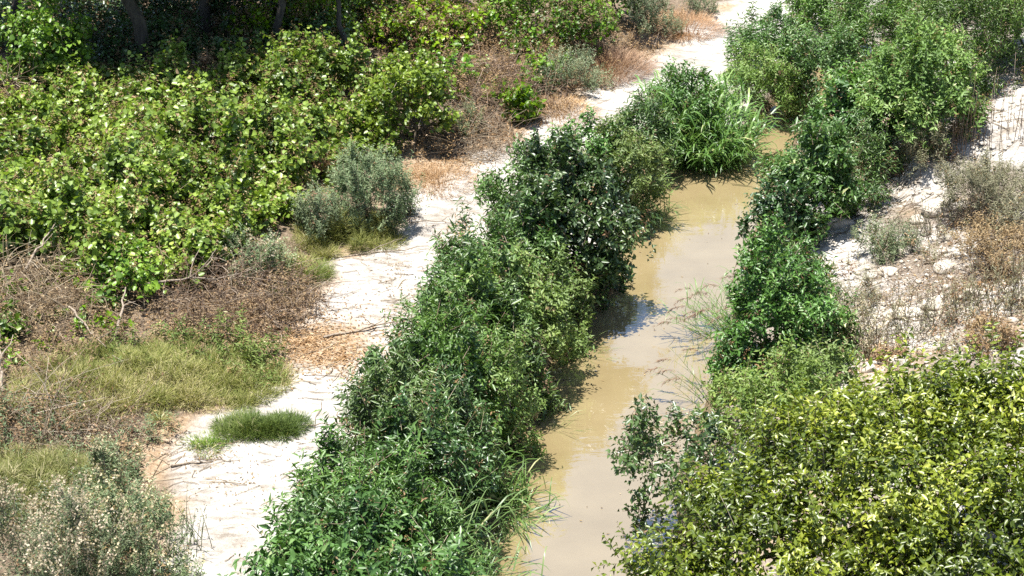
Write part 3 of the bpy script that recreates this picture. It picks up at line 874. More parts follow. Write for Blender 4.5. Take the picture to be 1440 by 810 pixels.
bush('vine_bush', 'vine boughs hanging at the top edge beside the far silt', 'vine', 860, 25, 1.3, .9, 'vine', 19, nl=7, group='vine bushes')

# ---- left: dead brush, brambles
thicket('bramble_cover', 'brown withered bramble cover between vines, litter and olive mound', 'brambles',
        [(-80, 385), (60, 380), (140, 400), (220, 425), (300, 385), (380, 345), (440, 360), (420, 420), (390, 470), (300, 490), (180, 490), (60, 520), (-80, 560)], .25, .6, 20, sp='brown', kind='stuff', den=.55, rr=(.4, .7), gap=.6)
thicket('bramble_vines', 'sparse vine leaves growing through the brown brambles at the left edge', 'vine',
        [(-80, 385), (60, 385), (140, 410), (160, 450), (60, 500), (-80, 520)], .25, .6, 120, sp='vine', kind='stuff', den=.45, rr=(.3, .6), gap=.7, twigs=.3)
thicket('bramble_cover', 'brown-grey bramble cover from the tall vine bush to the top vines', 'brambles',
        [(520, 130), (560, 90), (700, 70), (830, 70), (900, 40), (920, 20), (960, 20), (850, 100), (790, 150), (700, 185), (620, 215), (600, 215), (660, 150)], .35, .8, 121, sp='brown', kind='stuff', den=.6, rr=(.4, .8), gap=.7)
thicket('bramble_vines', 'green leaves scattered through the brown brambles below the top vines', 'vine',
        [(520, 130), (560, 90), (700, 75), (830, 75), (790, 130), (700, 150), (640, 140)], .5, 1.0, 122, sp='vine', kind='stuff', den=.35, rr=(.4, .7), gap=.9, twigs=.3)
thicket('olive_weeds', 'brownish olive weeds around the dead brush at the left edge', 'weeds',
        [(-80, 590), (60, 590), (130, 610), (230, 610), (220, 640), (150, 660), (-80, 640)], .3, .7, 123, sp='feather', kind='stuff', den=.45, rr=(.35, .6), gap=.6, twigs=.5)
tangle('bramble_heap', 'grey tangle of dead brambles at the left edge below the vines', 50, 425, 1.4, 1.5, .9, 900, 21, leafy=900, group='dead brush')
tangle('bramble_heap', 'brown bramble tangle between the vines and the orange leaf litter', 330, 425, 1.5, 1.2, .8, 1000, 22, leafy=1500, group='dead brush')
tangle('bramble_heap', 'brown dead brush below the tall vine bush, above the silt bend', 660, 200, 1.1, 1.0, .6, 500, 23, leafy=900, group='dead brush')
tangle('bramble_heap', 'long belt of grey-brown brambles under the top edge vines', 690, 125, 1.8, 1.6, 1.0, 900, 24, leafy=2500, group='dead brush')
tangle('bramble_heap', 'dark dead brush patch at the left edge under the olive grass', 70, 600, 1.3, .8, .5, 600, 25, leafy=1500, group='dead brush')
tangle('bramble_heap', 'small dead thorn patch in the middle of the vine thicket', 300, 225, .5, .5, .9, 150, 26, leafy=300, group='dead brush')
tangle('bramble_heap', 'pale dead vine stems at the left edge high in the thicket', 15, 150, .5, .6, 1.0, 200, 27, leafy=600, lm='orange', group='dead brush')
bush('dry_shrub', 'brown withered shrub in front of the deep shade', 'shrub', 285, 135, 1.0, .6, 'brown', 28, nl=6)
bush('dry_shrub', 'brown withered bramble shrub at the thicket edge above the stick', 'shrub', 440, 250, .8, .55, 'brown', 29, nl=6)

# ---- left: grey-green shrubs
bush('feathery_shrub', 'rounded grey-green feathery shrub beside the bend of the silt strip', 'shrub', 528, 318, 1.6, 1.0, 'feather', 31, nl=12, group='grey-green shrubs', den=1.0)
bush('feathery_shrub', 'dark grey-green shrub pressed against the left of the rounded one', 'shrub', 448, 330, 1.2, .6, 'feather', 32, nl=7, group='grey-green shrubs')
bush('feathery_shrub', 'loose grey-green shrub between vine thicket and brown brambles', 'shrub', 360, 385, .85, .75, 'feather', 33, nl=8, group='grey-green shrubs', den=.7, seeds=30)
bush('feathery_shrub', 'small grey-green bush below the tall vine bush', 'shrub', 655, 185, .75, .5, 'feather', 34, nl=6, group='grey-green shrubs')
bush('feathery_shrub', 'wispy grey-green shrub above the orange grass tuft', 'shrub', 800, 125, 1.15, .85, 'feather', 35, nl=8, group='grey-green shrubs', den=.8)
bush('feathery_shrub', 'upright grey shrub over the charred stump at the top', 'shrub', 915, 50, 1.4, .75, 'feather', 36, nl=8, group='grey-green shrubs', den=.8)
bush('feathery_shrub', 'small grey-green shrub at the top edge where the silt leaves view', 'shrub', 985, 18, .8, .6, 'feather', 37, nl=6, group='grey-green shrubs', den=.8)
bush('seeding_shrub', 'large grey-green shrub dotted with cream seed heads, bottom left corner', 'shrub', 50, 880, 1.95, 1.4, 'feather', 38, nl=12, den=.9, seeds=330, group='seeding shrubs')
bush('seeding_shrub', 'grey-green seeding shrub leaning onto the silt near the bottom', 'shrub', 185, 850, 1.75, .95, 'feather', 39, nl=9, den=.9, seeds=110, group='seeding shrubs', spike=.2)
bush('seeding_shrub', 'slim grey-green shrub rising above the seeding ones by the silt', 'shrub', 165, 745, 1.3, .7, 'feather', 40, nl=7, den=.8, seeds=40, group='seeding shrubs', spike=.25)
stalks('weed_stand', 'thin bare weed stems sticking out over the silt, bottom left', 262, 770, .35, .3, .8, 22, 41, leafy=6, lean=.25, group='weed stands')

# ---- left: fine soft grass mounds
mound('grass_mound', 'broad soft olive grass mound left of the silt strip',
      [(25, 560), (90, 510), (200, 492), (300, 492), (370, 510), (392, 535), (360, 560), (265, 568), (195, 588), (120, 598), (40, 590)], .30, 46000, 51, 'fine', .17, .008, group='grass mounds')
mound('grass_mound', 'green grass tussock island standing alone in the white silt',
      [(312, 608), (330, 594), (360, 584), (396, 588), (418, 600), (405, 608), (378, 612), (340, 617)], .36, 9000, 52, 'finegreen', .14, .008, group='grass mounds')
mound('grass_mound', 'olive cushion of fine grass in front of the rounded grey-green shrub',
      [(425, 350), (470, 318), (530, 310), (552, 332), (520, 352), (470, 366)], .55, 18000, 53, 'fine', .15, .008, group='grass mounds')
mound('grass_mound', 'small pale grass patch between brambles and silt',
      [(395, 408), (400, 375), (430, 368), (462, 380), (445, 405)], .25, 8000, 54, 'fine', .15, .008, group='grass mounds')
mound('grass_mound', 'yellow-olive grass patch at the left edge above the seeding shrubs',
      [(-60, 700), (-30, 650), (60, 640), (130, 650), (160, 690), (90, 730)], .36, 20000, 55, 'fine', .16, .008, group='grass mounds')
mound('grass_mound', 'tiny green tuft on the silt edge beside the tussock island',
      [(270, 632), (285, 618), (310, 622), (300, 636)], .12, 1100, 56, 'finegreen', .09, group='grass mounds')
grass_tuft('dry_grass_tuft', 'rounded orange dry grass tuft at the far silt edge', 850, 98, .6, 1.9, 2600, 61, 'orange', .008, 1.1, 'dry grass', spread=1.3)
grass_tuft('dry_grass_tuft', 'orange dry grass behind the charred stump near the top', 962, 42, .45, 1.7, 1600, 62, 'orange', .008, 1.1, 'dry grass', spread=1.3)
grass_tuft('dry_grass_tuft', 'low rusty dry grass fringe left of the far silt', 785, 160, .3, 1.6, 1300, 63, 'orange', .008, .9, 'dry grass', spread=1.2)
grass_tuft('dry_grass_tuft', 'rusty dry grass fringe beside the silt bend', 612, 258, .28, 1.6, 1300, 64, 'orange', .008, 1., 'dry grass', spread=1.2)
tangle('charred_stump', 'black charred heap at the far silt edge', 905, 66, .35, .25, .45, 260, 65, mat='char', cat='charred brush', length=.35)
tangle('charred_stump', 'small black charred clump at the foot of the rounded grey-green shrub', 553, 302, .20, .16, .22, 120, 66, mat='char', cat='charred brush', length=.22)

# ---- hedge of shrubs between the silt strip and the water, from near to far
H = 'hedge shrubs along the left bank'
bush('willow_shrub', 'bright green shrub cut by the bottom edge, nearest of the hedge', 'shrub', 425, 1000, 2.0, 1.5, 'willow', 71, nl=18, group=H)
bush('willow_shrub', 'green shrub at the bottom edge between silt and reed leaves', 'shrub', 532, 910, 2.0, 1.35, 'willow', 72, nl=16, group=H)
bush('osier_shrub', 'dense green shrub on the silt side with spiky sprouts', 'shrub', 520, 805, 2.0, 1.2, 'osier', 73, nl=15, group=H, spike=.2)
bush('willow_shrub', 'dark green shrub by the water left of the twig shadows', 'shrub', 612, 755, 2.0, 1.0, 'dark', 74, nl=13, group=H)
bush('osier_shrub', 'mid green shrub in the middle of the hedge', 'shrub', 580, 700, 2.1, 1.15, 'osier', 75, nl=15, group=H, spike=.2)
bush('osier_shrub', 'green shrub jutting towards the silt at the hedge bulge', 'shrub', 625, 590, 2.2, 1.1, 'osier', 76, nl=14, group=H, spike=.2)
bush('pale_shrub', 'pale dusty green shrub on the water side of the hedge', 'shrub', 678, 628, 2.1, .95, 'pale', 77, nl=13, group=H, den=1.0)
bush('willow_shrub', 'shrub inside the hedge between the bulge and the water', 'shrub', 680, 545, 2.2, .95, 'willow', 182, nl=13, group=H)
bush('pale_shrub', 'lighter green shrub below the tall dark one', 'shrub', 735, 515, 2.0, 1.02, 'pale', 78, nl=14, group=H)
bush('osier_shrub', 'lighter leafy shrub at the silt side left of the tall dark one', 'shrub', 678, 468, 2.1, 1.05, 'osier', 79, nl=13, group=H, spike=.18)
bush('willow_shrub', 'shrub filling the hedge in front of the tall dark one', 'shrub', 735, 435, 1.9, .95, 'willow', 183, nl=12, group=H)
bush('willow_shrub', 'leafy infill of the hedge just above the bottom edge', 'shrub', 470, 890, 1.90, 1.00, 'willow', 190, nl=11, group=H, spike=.15)
bush('willow_shrub', 'infill shrub between the spiky silt-side shrub and the reeds', 'shrub', 575, 830, 1.90, 0.90, 'osier', 191, nl=11, group=H, spike=.15)
bush('willow_shrub', 'infill shrub on the water side above the bottom reeds', 'shrub', 635, 700, 1.90, 0.80, 'osier', 192, nl=11, group=H, spike=.15)
bush('willow_shrub', 'infill shrub at the very centre of the hedge', 'shrub', 640, 640, 2.10, 0.90, 'willow', 193, nl=11, group=H, spike=.15)
bush('willow_shrub', 'infill shrub beneath the hedge bulge on the silt side', 'shrub', 575, 640, 1.80, 0.80, 'willow', 194, nl=11, group=H, spike=.15)
bush('willow_shrub', 'narrow shrub at the water just below the lighter shrub', 'shrub', 712, 565, 1.90, 0.72, 'osier', 195, nl=11, group=H, spike=.15)
bush('willow_shrub', 'shrub at the waterline under the tall dark one', 'shrub', 785, 468, 1.50, 0.70, 'pale', 196, nl=11, group=H, spike=.15)
bush('willow_shrub', 'infill shrub at the silt above the hedge bulge', 'shrub', 650, 515, 2.00, 0.80, 'willow', 197, nl=11, group=H, spike=.15)
bush('dark_shrub', 'tallest dark green shrub leaning over the stream', 'shrub', 785, 405, 2.6, 1.3, 'dark', 80, nl=19, group=H, off=(.1, 0), den=1.1)
bush('willow_shrub', 'shrub wedged between the silt and the tall dark one', 'shrub', 735, 345, 1.9, .9, 'willow', 180, nl=12, group=H, spike=.2)
bush('pale_shrub', 'pale leafy shrub behind the tall dark one, before the arching reeds', 'shrub', 868, 292, 1.75, .95, 'pale', 81, nl=12, group=H)
bush('willow_shrub', 'shrub with white-edged sprigs beside the far silt', 'shrub', 815, 290, 1.7, .95, 'willow', 82, nl=12, group=H, spike=.22)
reed_clump('reed_clump', 'big clump of arching green reed leaves over the far water', 988, 230, 1.7, .9, 250, 83, group='reed clumps', lv=11, ll=.55, wd=.044, out=.45)
bush('willow_shrub', 'shrub on the silt side merging with the arching reed clump', 'shrub', 905, 235, 1.5, .8, 'osier', 185, nl=10, group=H)
reed_clump('reed_clump', 'reed leaves drooping over the water beside the tall dark shrub', 888, 302, 1.0, .4, 45, 84, group='reed clumps', lean=(.2, 0))
bush('pale_shrub', 'grey-green soft shrub behind the arching reed clump', 'shrub', 1065, 165, 1.6, 1.05, 'pale', 85, nl=12, group=H)
bush('yellow_shrub', 'small yellow-green shrub at the far end of the stream', 'shrub', 1115, 152, 1.4, .6, 'vine', 86, nl=8, group=H)
bush('willow_shrub', 'far shrub between the silt and the arching reed clump', 'shrub', 955, 190, 1.5, .95, 'willow', 87, nl=11, group=H, spike=.25)
bush('osier_shrub', 'far hedge shrub at the right edge of the silt near the top', 'shrub', 1080, 105, 1.6, 1.1, 'osier', 88, nl=12, group=H, spike=.2)
bush('osier_shrub', 'hedge shrub at the top edge where the silt disappears', 'shrub', 1165, 55, 1.6, 1.2, 'osier', 89, nl=12, group=H)
bush('willow_shrub', 'dark-gapped shrub closing off the far end of the stream', 'shrub', 1150, 150, 1.9, 1.15, 'willow', 181, nl=13, group=H)
reed_clump('reed_clump', 'low arching reed leaves at the bottom edge beside the water', 612, 850, .9, .65, 50, 90, group='reed clumps', lean=(.25, -.1), wd=.026, out=.8)
reed_clump('reed_clump', 'reed leaves bending over the water at the twig shadows', 682, 725, .9, .45, 36, 91, group='reed clumps', lean=(.45, -.1), out=.8)
reed_clump('reed_clump', 'long reed leaves in the hedge above the bottom edge', 600, 835, 1.9, .6, 40, 92, group='reed clumps', ll=.6, out=.8)
grass_tuft('grass_tuft', 'thin grass blades trailing in the water below the dark shrub', 812, 520, .75, .35, 90, 93, 'reed', .012, .9, 'waterside grass', lean=(.5, 0))
grass_tuft('grass_tuft', 'grass fringe trailing in the water halfway down the hedge', 768, 620, .7, .35, 90, 94, 'reed', .012, .9, 'waterside grass', lean=(.5, 0))
grass_tuft('grass_tuft', 'grass fringe at the water near the bottom edge', 684, 775, .65, .3, 80, 95, 'reed', .013, .9, 'waterside grass', lean=(.5, -.1))
grass_tuft('grass_tuft', 'spiky grass blades at the hedge foot beside the leaf litter', 540, 570, .5, .25, 50, 96, 'reed', .016, .3, 'spiky grass')
for i, (p0, p1, lb_) in enumerate([((800, 450), (885, 436), 'bare twig reaching over the water below the tall dark shrub'),
                                   ((795, 475), (865, 462), 'second dead twig over the water below the tall dark shrub'),
                                   ((775, 555), (835, 548), 'dead twig lying on the water edge in mid stream'),
                                   ((720, 660), (775, 655), 'dead twig over the shallows above the bottom reeds')]):
    stick('twig', lb_, p0, p1, .014, 300 + i, lift=(.25, .12), forks=4, mat='stem', cat='twig', group='twigs over the water')

bush('dark_shrub', 'low dark skirt growth where the tall dark shrub meets the water', 'shrub', 848, 418, .95, .55, 'dark', 220, nl=9, group=H)
bush('waterside_growth', 'low leafy growth on the waterline under the lighter shrub', 'shrub', 796, 512, 0.75, 0.45, 'pale', 231, nl=8, group=H, spike=.25, stems=2)
bush('waterside_growth', 'low leafy growth on the waterline beside the hedge middle', 'shrub', 752, 592, 0.80, 0.50, 'osier', 232, nl=8, group=H, spike=.25, stems=2)
bush('waterside_growth', 'low leafy growth on the waterline beside the dusty shrub', 'shrub', 722, 655, 0.80, 0.50, 'pale', 233, nl=8, group=H, spike=.25, stems=2)
bush('waterside_growth', 'low leafy growth on the waterline above the bottom reeds', 'shrub', 692, 712, 0.80, 0.50, 'osier', 234, nl=8, group=H, spike=.25, stems=2)
# ---- right bank
R_ = 'shrubs along the right bank'
bush('willow_shrub', 'compact round green shrub standing at the right waterline', 'shrub', 1090, 515, 2.3, 1.1, 'willow', 111, nl=18, group=R_, den=1.1)
reed_clump('reed_clump', 'fine reeds with brown plumes nodding over the water at the round shrub', 1030, 470, 1.2, .4, 42, 112, group='reed clumps', lean=(-.5, -.05), ll=.45, wd=.014, plumes=18)
reed_clump('reed_clump', 'few thin plumed reeds over the water above the dark branches', 1000, 560, 1.1, .3, 14, 113, group='reed clumps', lean=(-.45, .1), ll=.4, wd=.012, plumes=6, lv=4)
bush('willow_shrub', 'green shrub on the far right waterline opposite the arching reeds', 'shrub', 1140, 325, 2.0, 1.05, 'willow', 114, nl=12, group=R_)
bush('dark_shrub', 'low dark shrub at the water between the two right shrubs', 'shrub', 1092, 355, 1.45, .75, 'dark', 115, nl=11, group=R_)
bush('pale_shrub', 'soft low green shrub below the round waterline one', 'shrub', 1075, 630, 1.5, 1.2, 'pale', 116, nl=12, group=R_)
bush('pale_shrub', 'grey-green low shrub between the round shrub and stony bank', 'shrub', 1145, 570, 1.2, .85, 'pale', 117, nl=10, group=R_, den=.9)
bush('dark_shrub', 'dark glossy shrub whose sprigs hang over the pale water', 'shrub', 965, 750, 1.95, 1.0, 'dark', 118, nl=11, group=R_, off=(-.35, 0), den=.55, spike=.35, core=.15)
for i, (l, u, v, h, r, sp_) in enumerate([
        ('shrub linking the far right waterline shrub to the thicket', 1185, 290, 1.7, .95, 'osier'),
        ('shrub between the round shrub and the low dark one', 1118, 425, 1.2, .65, 'osier'),
        ('low green skirt growth below the round waterline shrub', 1050, 545, 1.1, .7, 'willow'),
        ('low shrub on the bank side of the round waterline shrub', 1140, 500, 1.2, .7, 'pale')]):
    bush('willow_shrub', l, 'shrub', u, v, h, r, sp_, 210 + i, nl=11, group=R_)
tg = 'thicket shrubs at the top right'
bush('willow_shrub', 'shrub above the stream end with dark gaps below', 'shrub', 1225, 212, 2.1, 1.3, 'willow', 121, nl=15, group=tg)
bush('pale_shrub', 'lighter shrub in the middle of the top right thicket', 'shrub', 1295, 185, 2.1, 1.3, 'pale', 122, nl=15, group=tg)
bush('osier_shrub', 'broad shrub at the top edge right of the silt', 'shrub', 1235, 105, 2.2, 1.4, 'osier', 123, nl=15, group=tg)
bush('osier_shrub', 'tall upright shrub in the top right corner above the bare bank', 'shrub', 1360, 118, 2.5, 1.35, 'osier', 124, nl=15, group=tg)
bush('willow_shrub', 'shrub cut by the right edge at the top corner', 'shrub', 1455, 75, 2.1, 1.35, 'willow', 125, nl=13, group=tg)
bush('dark_shrub', 'dark shaded shrub low in the top right thicket', 'shrub', 1188, 238, 1.7, .95, 'dark', 126, nl=12, group=tg)
bush('osier_shrub', 'shrub behind the thicket at the top edge', 'shrub', 1330, 45, 2.0, 1.5, 'osier', 127, nl=13, group=tg)
bush('feathery_shrub', 'dusty grey shrub at the foot of the top right thicket', 'shrub', 1300, 225, .8, .6, 'dust', 128, nl=7, group='grey-green shrubs', den=.8)
bush('feathery_shrub', 'broad olive-grey shrub at the right edge above the orange brush', 'shrub', 1400, 300, 1.15, 1.05, 'dust', 129, nl=11, group='grey-green shrubs', den=.9)
bush('feathery_shrub', 'grey-green herb clump on the pale bank beside the bare spot', 'shrub', 1250, 355, .75, .65, 'feather', 130, nl=8, group='grey-green shrubs', den=.8)
bush('feathery_shrub', 'faint grey herb clump right of the round waterline shrub', 'shrub', 1205, 430, .6, .6, 'dust', 131, nl=7, group='grey-green shrubs', den=.55)
bush('dry_shrub', 'orange dry shrub at the right edge of the bank', 'shrub', 1410, 365, .7, .9, 'orange', 132, nl=9, den=.55, dry=.5)
bush('dry_shrub', 'rusty withered fern patch above the yellow-green tree', 'shrub', 1395, 485, .45, .6, 'orange', 133, nl=8, den=.4, dry=.6)
bush('dry_shrub', 'small orange withered clump beside the white stones', 'shrub', 1255, 505, .35, .35, 'orange', 134, nl=5)
tangle('bramble_heap', 'dead brush strewn down the pale scarp below the thicket', 1230, 250, 1.1, .8, .3, 420, 135, group='dead brush', length=.6)
tangle('bramble_heap', 'dark dead brush under the broad olive-grey shrub', 1380, 300, .5, .35, .5, 260, 136, leafy=300, group='dead brush')
tangle('bramble_heap', 'grey dead weeds over the stones of the right bank', 1300, 400, 1.3, 1.0, .3, 380, 137, leafy=250, group='dead brush', length=.5, flat=.9)
WS = 'weed stands'
stalks('weed_stand', 'row of upright dry stalks before the white scarp', 1375, 205, 1.2, .35, 1.15, 60, 141, mat='brown', leafy=3, group=WS, lean=.04)
stalks('weed_stand', 'grey-green upright weeds at the right edge below the orange brush', 1405, 430, 1.1, .7, .85, 150, 142, mat='dust', leafy=10, group=WS, lean=.3)
stalks('weed_stand', 'grey weeds standing between stony bank and round shrub', 1200, 490, .9, .8, .7, 150, 143, mat='dust', leafy=10, group=WS, lean=.3, tipm='seed')
stalks('weed_stand', 'sparse weeds in the middle of the stony bank', 1300, 465, .9, .6, .6, 90, 144, mat='dust', leafy=8, group=WS, lean=.3)
stalks('weed_stand', 'thin weeds on the bank under the olive-grey shrub', 1300, 330, .7, .5, .6, 60, 145, mat='dust', leafy=8, group=WS, lean=.3)

# ---- the yellow-green tree, lower right
tree('yellow_green_tree', 'large yellow-green leafy tree filling the lower right corner', 1255, 900, 2.9, .15,
     tl((0, 0, 2.1, 1.6, 1.3, .9), (-1.5, -.2, 1.6, 1.15, 1.0, .8), (-2.45, -.6, 1.2, .95, .85, .75), (-.9, .9, 2.0, 1.0, .9, .7), (.5, 1.3, 2.4, .9, .9, .7), (1.5, 1.0, 2.5, 1.1, 1.0, .8), (-2.0, .6, 1.5, .6, .6, .5), (-.2, 1.9, 1.9, .6, .6, .5), (2.6, 1.4, 2.3, .8, .8, .7), (-3.2, -.9, .9, .6, .6, .6),
        (1.5, -.4, 1.9, 1.4, 1.2, 1.0), (.2, -1.0, 1.5, 1.5, 1.1, 1.0), (-1.2, -1.2, 1.0, 1.3, 1.0, .9), (2.3, .4, 1.8, 1.2, 1.2, 1.0), (.9, 2.0, 1.7, 1.0, .8, .8), (-2.9, -1.3, .7, .8, .8, .7), (.2, -1.9, .9, 1.6, .9, .9), (1.8, -1.6, 1.1, 1.3, .9, 1.0), (-1.4, -1.9, .6, 1.2, .8, .7)),
     151, 'yellow', den=1.35, lean=(.1, .2))

# ---- loose stones of the bank (uncountable)
def pebbles(name, label, px_list, seed):
    rng = np.random.default_rng(seed)
    P, S_ = [], []
    for (u, v, rx, ry, n, sz) in px_list:
        c = at(u, v)
        P.append(np.stack([c[0] + rng.normal(size=n) * rx * .5, c[1] + rng.normal(size=n) * ry * .5], 1)); S_.append(sz * rng.lognormal(0, .5, n))
    P = np.concatenate(P); S_ = np.concatenate(S_); n = len(P)
    z = ground_z(P[:, 0], P[:, 1], True)
    oct_ = np.array([[1, 0, 0], [0, 1, 0], [-1, 0, 0], [0, -1, 0], [0, 0, 1], [0, 0, -1], [.7, .7, .45], [-.7, .6, .5], [-.6, -.7, .5], [.7, -.6, .4]])
    V = oct_[None] * (1 + .25 * rng.normal(size=(n, 10, 1))) * (S_[:, None] * rng.uniform(.6, 1.3, (n, 3)))[:, None] * np.array([1, 1, .7])
    a = rng.uniform(0, 6.28, n); ca, sa = np.cos(a)[:, None], np.sin(a)[:, None]
    V = np.stack([V[..., 0] * ca - V[..., 1] * sa, V[..., 0] * sa + V[..., 1] * ca, V[..., 2]], -1) + np.concatenate([P, (z + S_ * .05)[:, None]], 1)[:, None]
    t = np.array([[0, 6, 4], [6, 1, 4], [1, 7, 4], [7, 2, 4], [2, 8, 4], [8, 3, 4], [3, 9, 4], [9, 0, 4], [0, 1, 6], [1, 2, 7], [2, 3, 8], [3, 0, 9], [1, 0, 5], [2, 1, 5], [3, 2, 5], [0, 3, 5]])
    mb = MB(); mb.add(V, t[None] + (np.arange(n) * 10)[:, None, None], np.repeat(rng.random(n), len(t)))
    o = mb.build(name, M['stone'], kind='stuff'); o['label'] = label
pebbles('gravel', 'loose pale rubble and pebbles on the stony right bank',
        [(1270, 430, 1.8, 1.8, 420, .026), (1240, 270, 1.3, 1.0, 220, .03), (1330, 350, 1.5, 1.2, 220, .026), (1380, 165, 1.2, 1.2, 160, .028), (1170, 350, .6, 1.0, 60, .028), (1400, 440, 1.5, 1.2, 260, .026), (1250, 510, 1.0, .7, 120, .025)], 701)
pebbles('path_gravel', 'small pebbles scattered on the white silt strip',
        [(340, 690, 1.5, 2.0, 70, .010), (560, 380, 1.4, 2.4, 70, .010), (680, 235, 1.2, 2.0, 70, .011), (860, 120, 1.2, 2.0, 60, .012), (290, 645, .8, .5, 14, .018)], 702)
thicket('bank_weeds', 'thin grey-green weeds over the stony right bank', 'weeds',
        [(1180, 400), (1240, 330), (1300, 300), (1440, 330), (1500, 400), (1480, 500), (1300, 500), (1220, 520), (1180, 480)], .2, .5, 703, sp='dust', kind='stuff', den=.30, rr=(.22, .42), gap=.6, bare=.5, twigs=.35)

# ---- stones
ST = 'pale stones on the right bank'
for i, (u, v, sx, sy, sz, lb_) in enumerate([
        (1220, 521, .12, .11, .10, 'round white stone at the edge of the yellow-green tree'),
        (1263, 511, .17, .13, .10, 'longer white stone right of the round one'),
        (1318, 298, .34, .22, .18, 'pale angular boulder under the olive-grey shrub'),
        (1290, 312, .15, .12, .10, 'small white stone left of the angular boulder'),
        (1180, 318, .40, .22, .12, 'flat pale slab beside the right waterline shrub'),
        (1210, 262, .36, .25, .16, 'pale rock at the foot of the scarp under the thicket'),
        (1255, 232, .30, .2, .16, 'tan rock halfway up the scarp'),
        (1330, 112, .13, .1, .09, 'white stone on top of the scarp'),
        (1270, 445, .34, .2, .13, 'broad pale rock in the middle of the stony bank'),
        (1310, 432, .22, .16, .12, 'pale rock beside the broad one on the stony bank'),
        (1250, 385, .2, .15, .1, 'pale stone between the grey herb clumps'),
        (1330, 380, .2, .16, .12, 'whitish stone left of the orange dry shrub'),
        (1365, 415, .18, .14, .1, 'whitish stone among the right edge weeds'),
        (1170, 378, .16, .12, .1, 'white stone behind the round waterline shrub')]):
    stone('stone', lb_, u, v, sx, sy, sz, 400 + i, group=ST)

# ---- dead branches on the silt and in the brambles
DB = 'fallen dead branches'
for i, (p0, p1, r, lf, fk, lb_) in enumerate([
        ((470, 364), (603, 348), .018, (.02, .03), 1, 'thin dead branch lying across the silt strip'),
        ((455, 476), (575, 452), .022, (.02, .05), 2, 'dead branch beside the orange leaf litter'),
        ((560, 312), (640, 314), .014, (.02, .03), 1, 'slim dead branch on the silt near the charred clump'),
        ((200, 428), (340, 420), .022, (.35, .45), 3, 'grey branch over the brown bramble tangle'),
        ((165, 480), (180, 440), .03, (.1, .45), 1, 'short pale branch stub sticking up in the brambles'),
        ((5, 560), (3, 505), .028, (.1, .7), 1, 'pale bent branch at the left edge by the olive mound'),
        ((40, 410), (85, 375), .024, (.4, .8), 2, 'bleached branch rising from the left edge bramble heap'),
        ((100, 460), (150, 500), .02, (.35, .15), 1, 'slanted dead stem above the olive grass mound'),
        ((425, 600), (500, 598), .012, (.02, .02), 1, 'thin twig on the silt right of the tussock island'),
        ((240, 655), (300, 650), .02, (.01, .01), 1, 'dark twig on the silt below the tussock island')]):
    stick('dead_branch', lb_, p0, p1, r, 500 + i, lift=lf, forks=fk, group=DB)

# ---- loose leaf litter and twigs on the ground (uncountable)
def litter(name, label, px_list, mat, seed, L=.055, W=.026):
    rng = np.random.default_rng(seed)
    P = []
    for (u, v, rx, ry, n) in px_list:
        c = at(u, v)
        a = rng.uniform(0, 6.283, n); q = np.abs(rng.normal(size=n)) * .55
        P.append(np.stack([c[0] + np.cos(a) * q * rx, c[1] + np.sin(a) * q * ry], 1))
    P = np.concatenate(P)
    z = ground_z(P[:, 0], P[:, 1], True) + .012
    n = len(P)
    mb = MB()
    D = rng.normal(size=(n, 3)) * np.array([1, 1, .25])
    leaves(mb, np.concatenate([P, z[:, None]], 1), D, norm(UP + rng.normal(size=(n, 3)) * .35), L * rng.uniform(.5, 1.4, n), W * rng.uniform(.5, 1.3, n), rng.random(n), .3, .1, 'oval')
    o = mb.build(name, M[mat], kind='stuff')
    o['label'] = label
litter('leaf_litter', 'scattered orange dry leaves along the silt edge',
       [(560, 470, .5, 2.0, 350), (500, 620, .5, 1.6, 250), (650, 330, .5, 1.8, 250), (430, 480, 1.5, 1.4, 2600), (350, 440, 1.5, 1.2, 2200), (480, 505, 1.0, .8, 700), (600, 245, .8, 1.1, 900), (640, 225, .8, .6, 400), (700, 190, 1.0, .8, 700),
        (260, 470, 1.5, .8, 900), (830, 120, .8, .8, 400), (560, 300, .5, .6, 150), (1380, 400, 1.6, 1.2, 1200), (1250, 500, .7, .6, 300), (960, 50, .8, .8, 300)], 'orange', 601)
thicket('mound_weeds', 'grey-green weeds along the upper rim of the broad olive mound', 'weeds',
        [(150, 500), (200, 480), (300, 480), (370, 500), (395, 530), (370, 545), (330, 520), (250, 505), (180, 520)], .25, .5, 704, sp='weed', kind='stuff', den=.6, rr=(.3, .5), gap=.5, twigs=.1)
thicket('scarp_scrub', 'dusty scrub along the lower edge of the top right thicket', 'scrub',
        [(1150, 255), (1220, 235), (1300, 215), (1340, 180), (1380, 135), (1440, 110), (1500, 110), (1400, 140), (1350, 205), (1300, 240), (1220, 262)], .25, .6, 705, sp='pale', kind='stuff', den=.35, rr=(.3, .5), gap=.6, twigs=.5, bare=.3)
litter('dead_leaves', 'thin brown debris strewn over the silt and the stony bank',
       [(350, 680, 1.6, 1.8, 260), (560, 380, 1.2, 1.8, 300), (660, 235, 1.0, 1.4, 300), (300, 640, 1.2, .6, 200), (1260, 430, 1.8, 2.2, 700), (1240, 270, 1.2, 1.0, 350), (120, 560, 1.8, 1.0, 900), (480, 700, .6, 1.6, 200)], 'brown', 602, .06, .014)
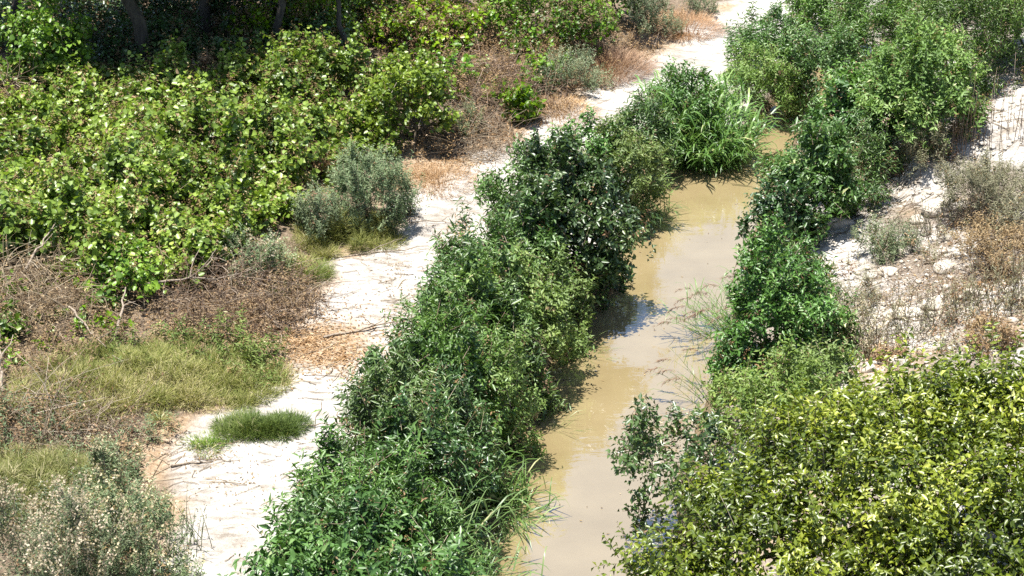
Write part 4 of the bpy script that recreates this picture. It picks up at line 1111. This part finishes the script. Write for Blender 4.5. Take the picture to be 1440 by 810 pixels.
# ---- twig and straw debris washed over the silt
def twig_debris(name, label, spots, seed, mat='twig'):
    rng = np.random.default_rng(seed); P = []
    for (u, v, rx, ry, n) in spots:
        c = at(u, v); P.append(np.stack([c[0] + rng.normal(size=n) * rx * .5, c[1] + rng.normal(size=n) * ry * .5], 1))
    P = np.concatenate(P); n = len(P)
    a = rng.normal(size=n) * .7 + .3; L = rng.lognormal(-1.5, .6, n)
    d = np.stack([np.cos(a), np.sin(a)], 1); k = 4
    t = np.linspace(-.5, .5, k)
    xy = P[:, None] + d[:, None] * (L[:, None] * t)[..., None] + rng.normal(size=(n, k, 2)) * .03 * L[:, None, None]
    z = ground_z(xy[..., 0], xy[..., 1], True) + .012
    mb = MB(); tubes(mb, np.concatenate([xy, z[..., None]], -1), (rng.uniform(.002, .007, n))[:, None] * np.ones((1, k)), 3, rng.random(n))
    o = mb.build(name, M[mat], kind='stuff'); o['label'] = label
twig_debris('twig_debris', 'thin twigs and straw washed over the silt strip',
            [(350, 680, 1.6, 2.0, 45), (560, 390, 1.3, 2.2, 60), (660, 240, 1.2, 1.8, 80), (450, 500, 1.4, 1.0, 90), (860, 115, 1.2, 2.0, 40), (480, 640, .8, 2.4, 60), (590, 450, .7, 2.4, 60), (250, 650, .8, 1.0, 45), (1230, 290, 1.2, 1.4, 260), (1280, 430, 1.6, 1.4, 260), (1380, 180, 1.2, 1.2, 120)], 811)

# ---- specks drifting on the water
rng = np.random.default_rng(801)
yy = rng.uniform(22, 41, 130); ff = rng.beta(.5, .5, 130)
xx = stream_l(yy) * (1 - ff) + stream_r(yy) * ff
mb = MB()
leaves(mb, np.stack([xx, yy, np.full(130, .012)], 1), rng.normal(size=(130, 3)) * np.array([1, 1, .0]), norm(UP + rng.normal(size=(130, 3)) * .05), .05 * rng.uniform(.4, 1.4, 130), .018, rng.random(130), .05, .0, 'fold')
o = mb.build('floating_debris', M['brown'], kind='stuff')
o['label'] = 'dead leaf specks floating along the stream margins'
thicket('outer_scrub', 'dusty scrub on the upper right bank beyond the weeds', 'scrub',
        [(1480, 120), (1720, 60), (1800, 300), (1700, 500), (1520, 420), (1490, 250)], .3, .9, 820, sp='dust', kind='stuff', den=.22, rr=(.4, .8), gap=1.0, bare=.3, twigs=.3)
thicket('outer_vines', 'vine growth continuing past the left end of the slope', 'vine',
        [(-130, 130), (-120, 380), (-110, 560), (-330, 560), (-420, 300), (-380, 100)], .4, 1.1, 821, sp='vine', kind='stuff', den=.4, rr=(.5, .9), gap=.85, twigs=.3)
print('TRIS', MB.tris)
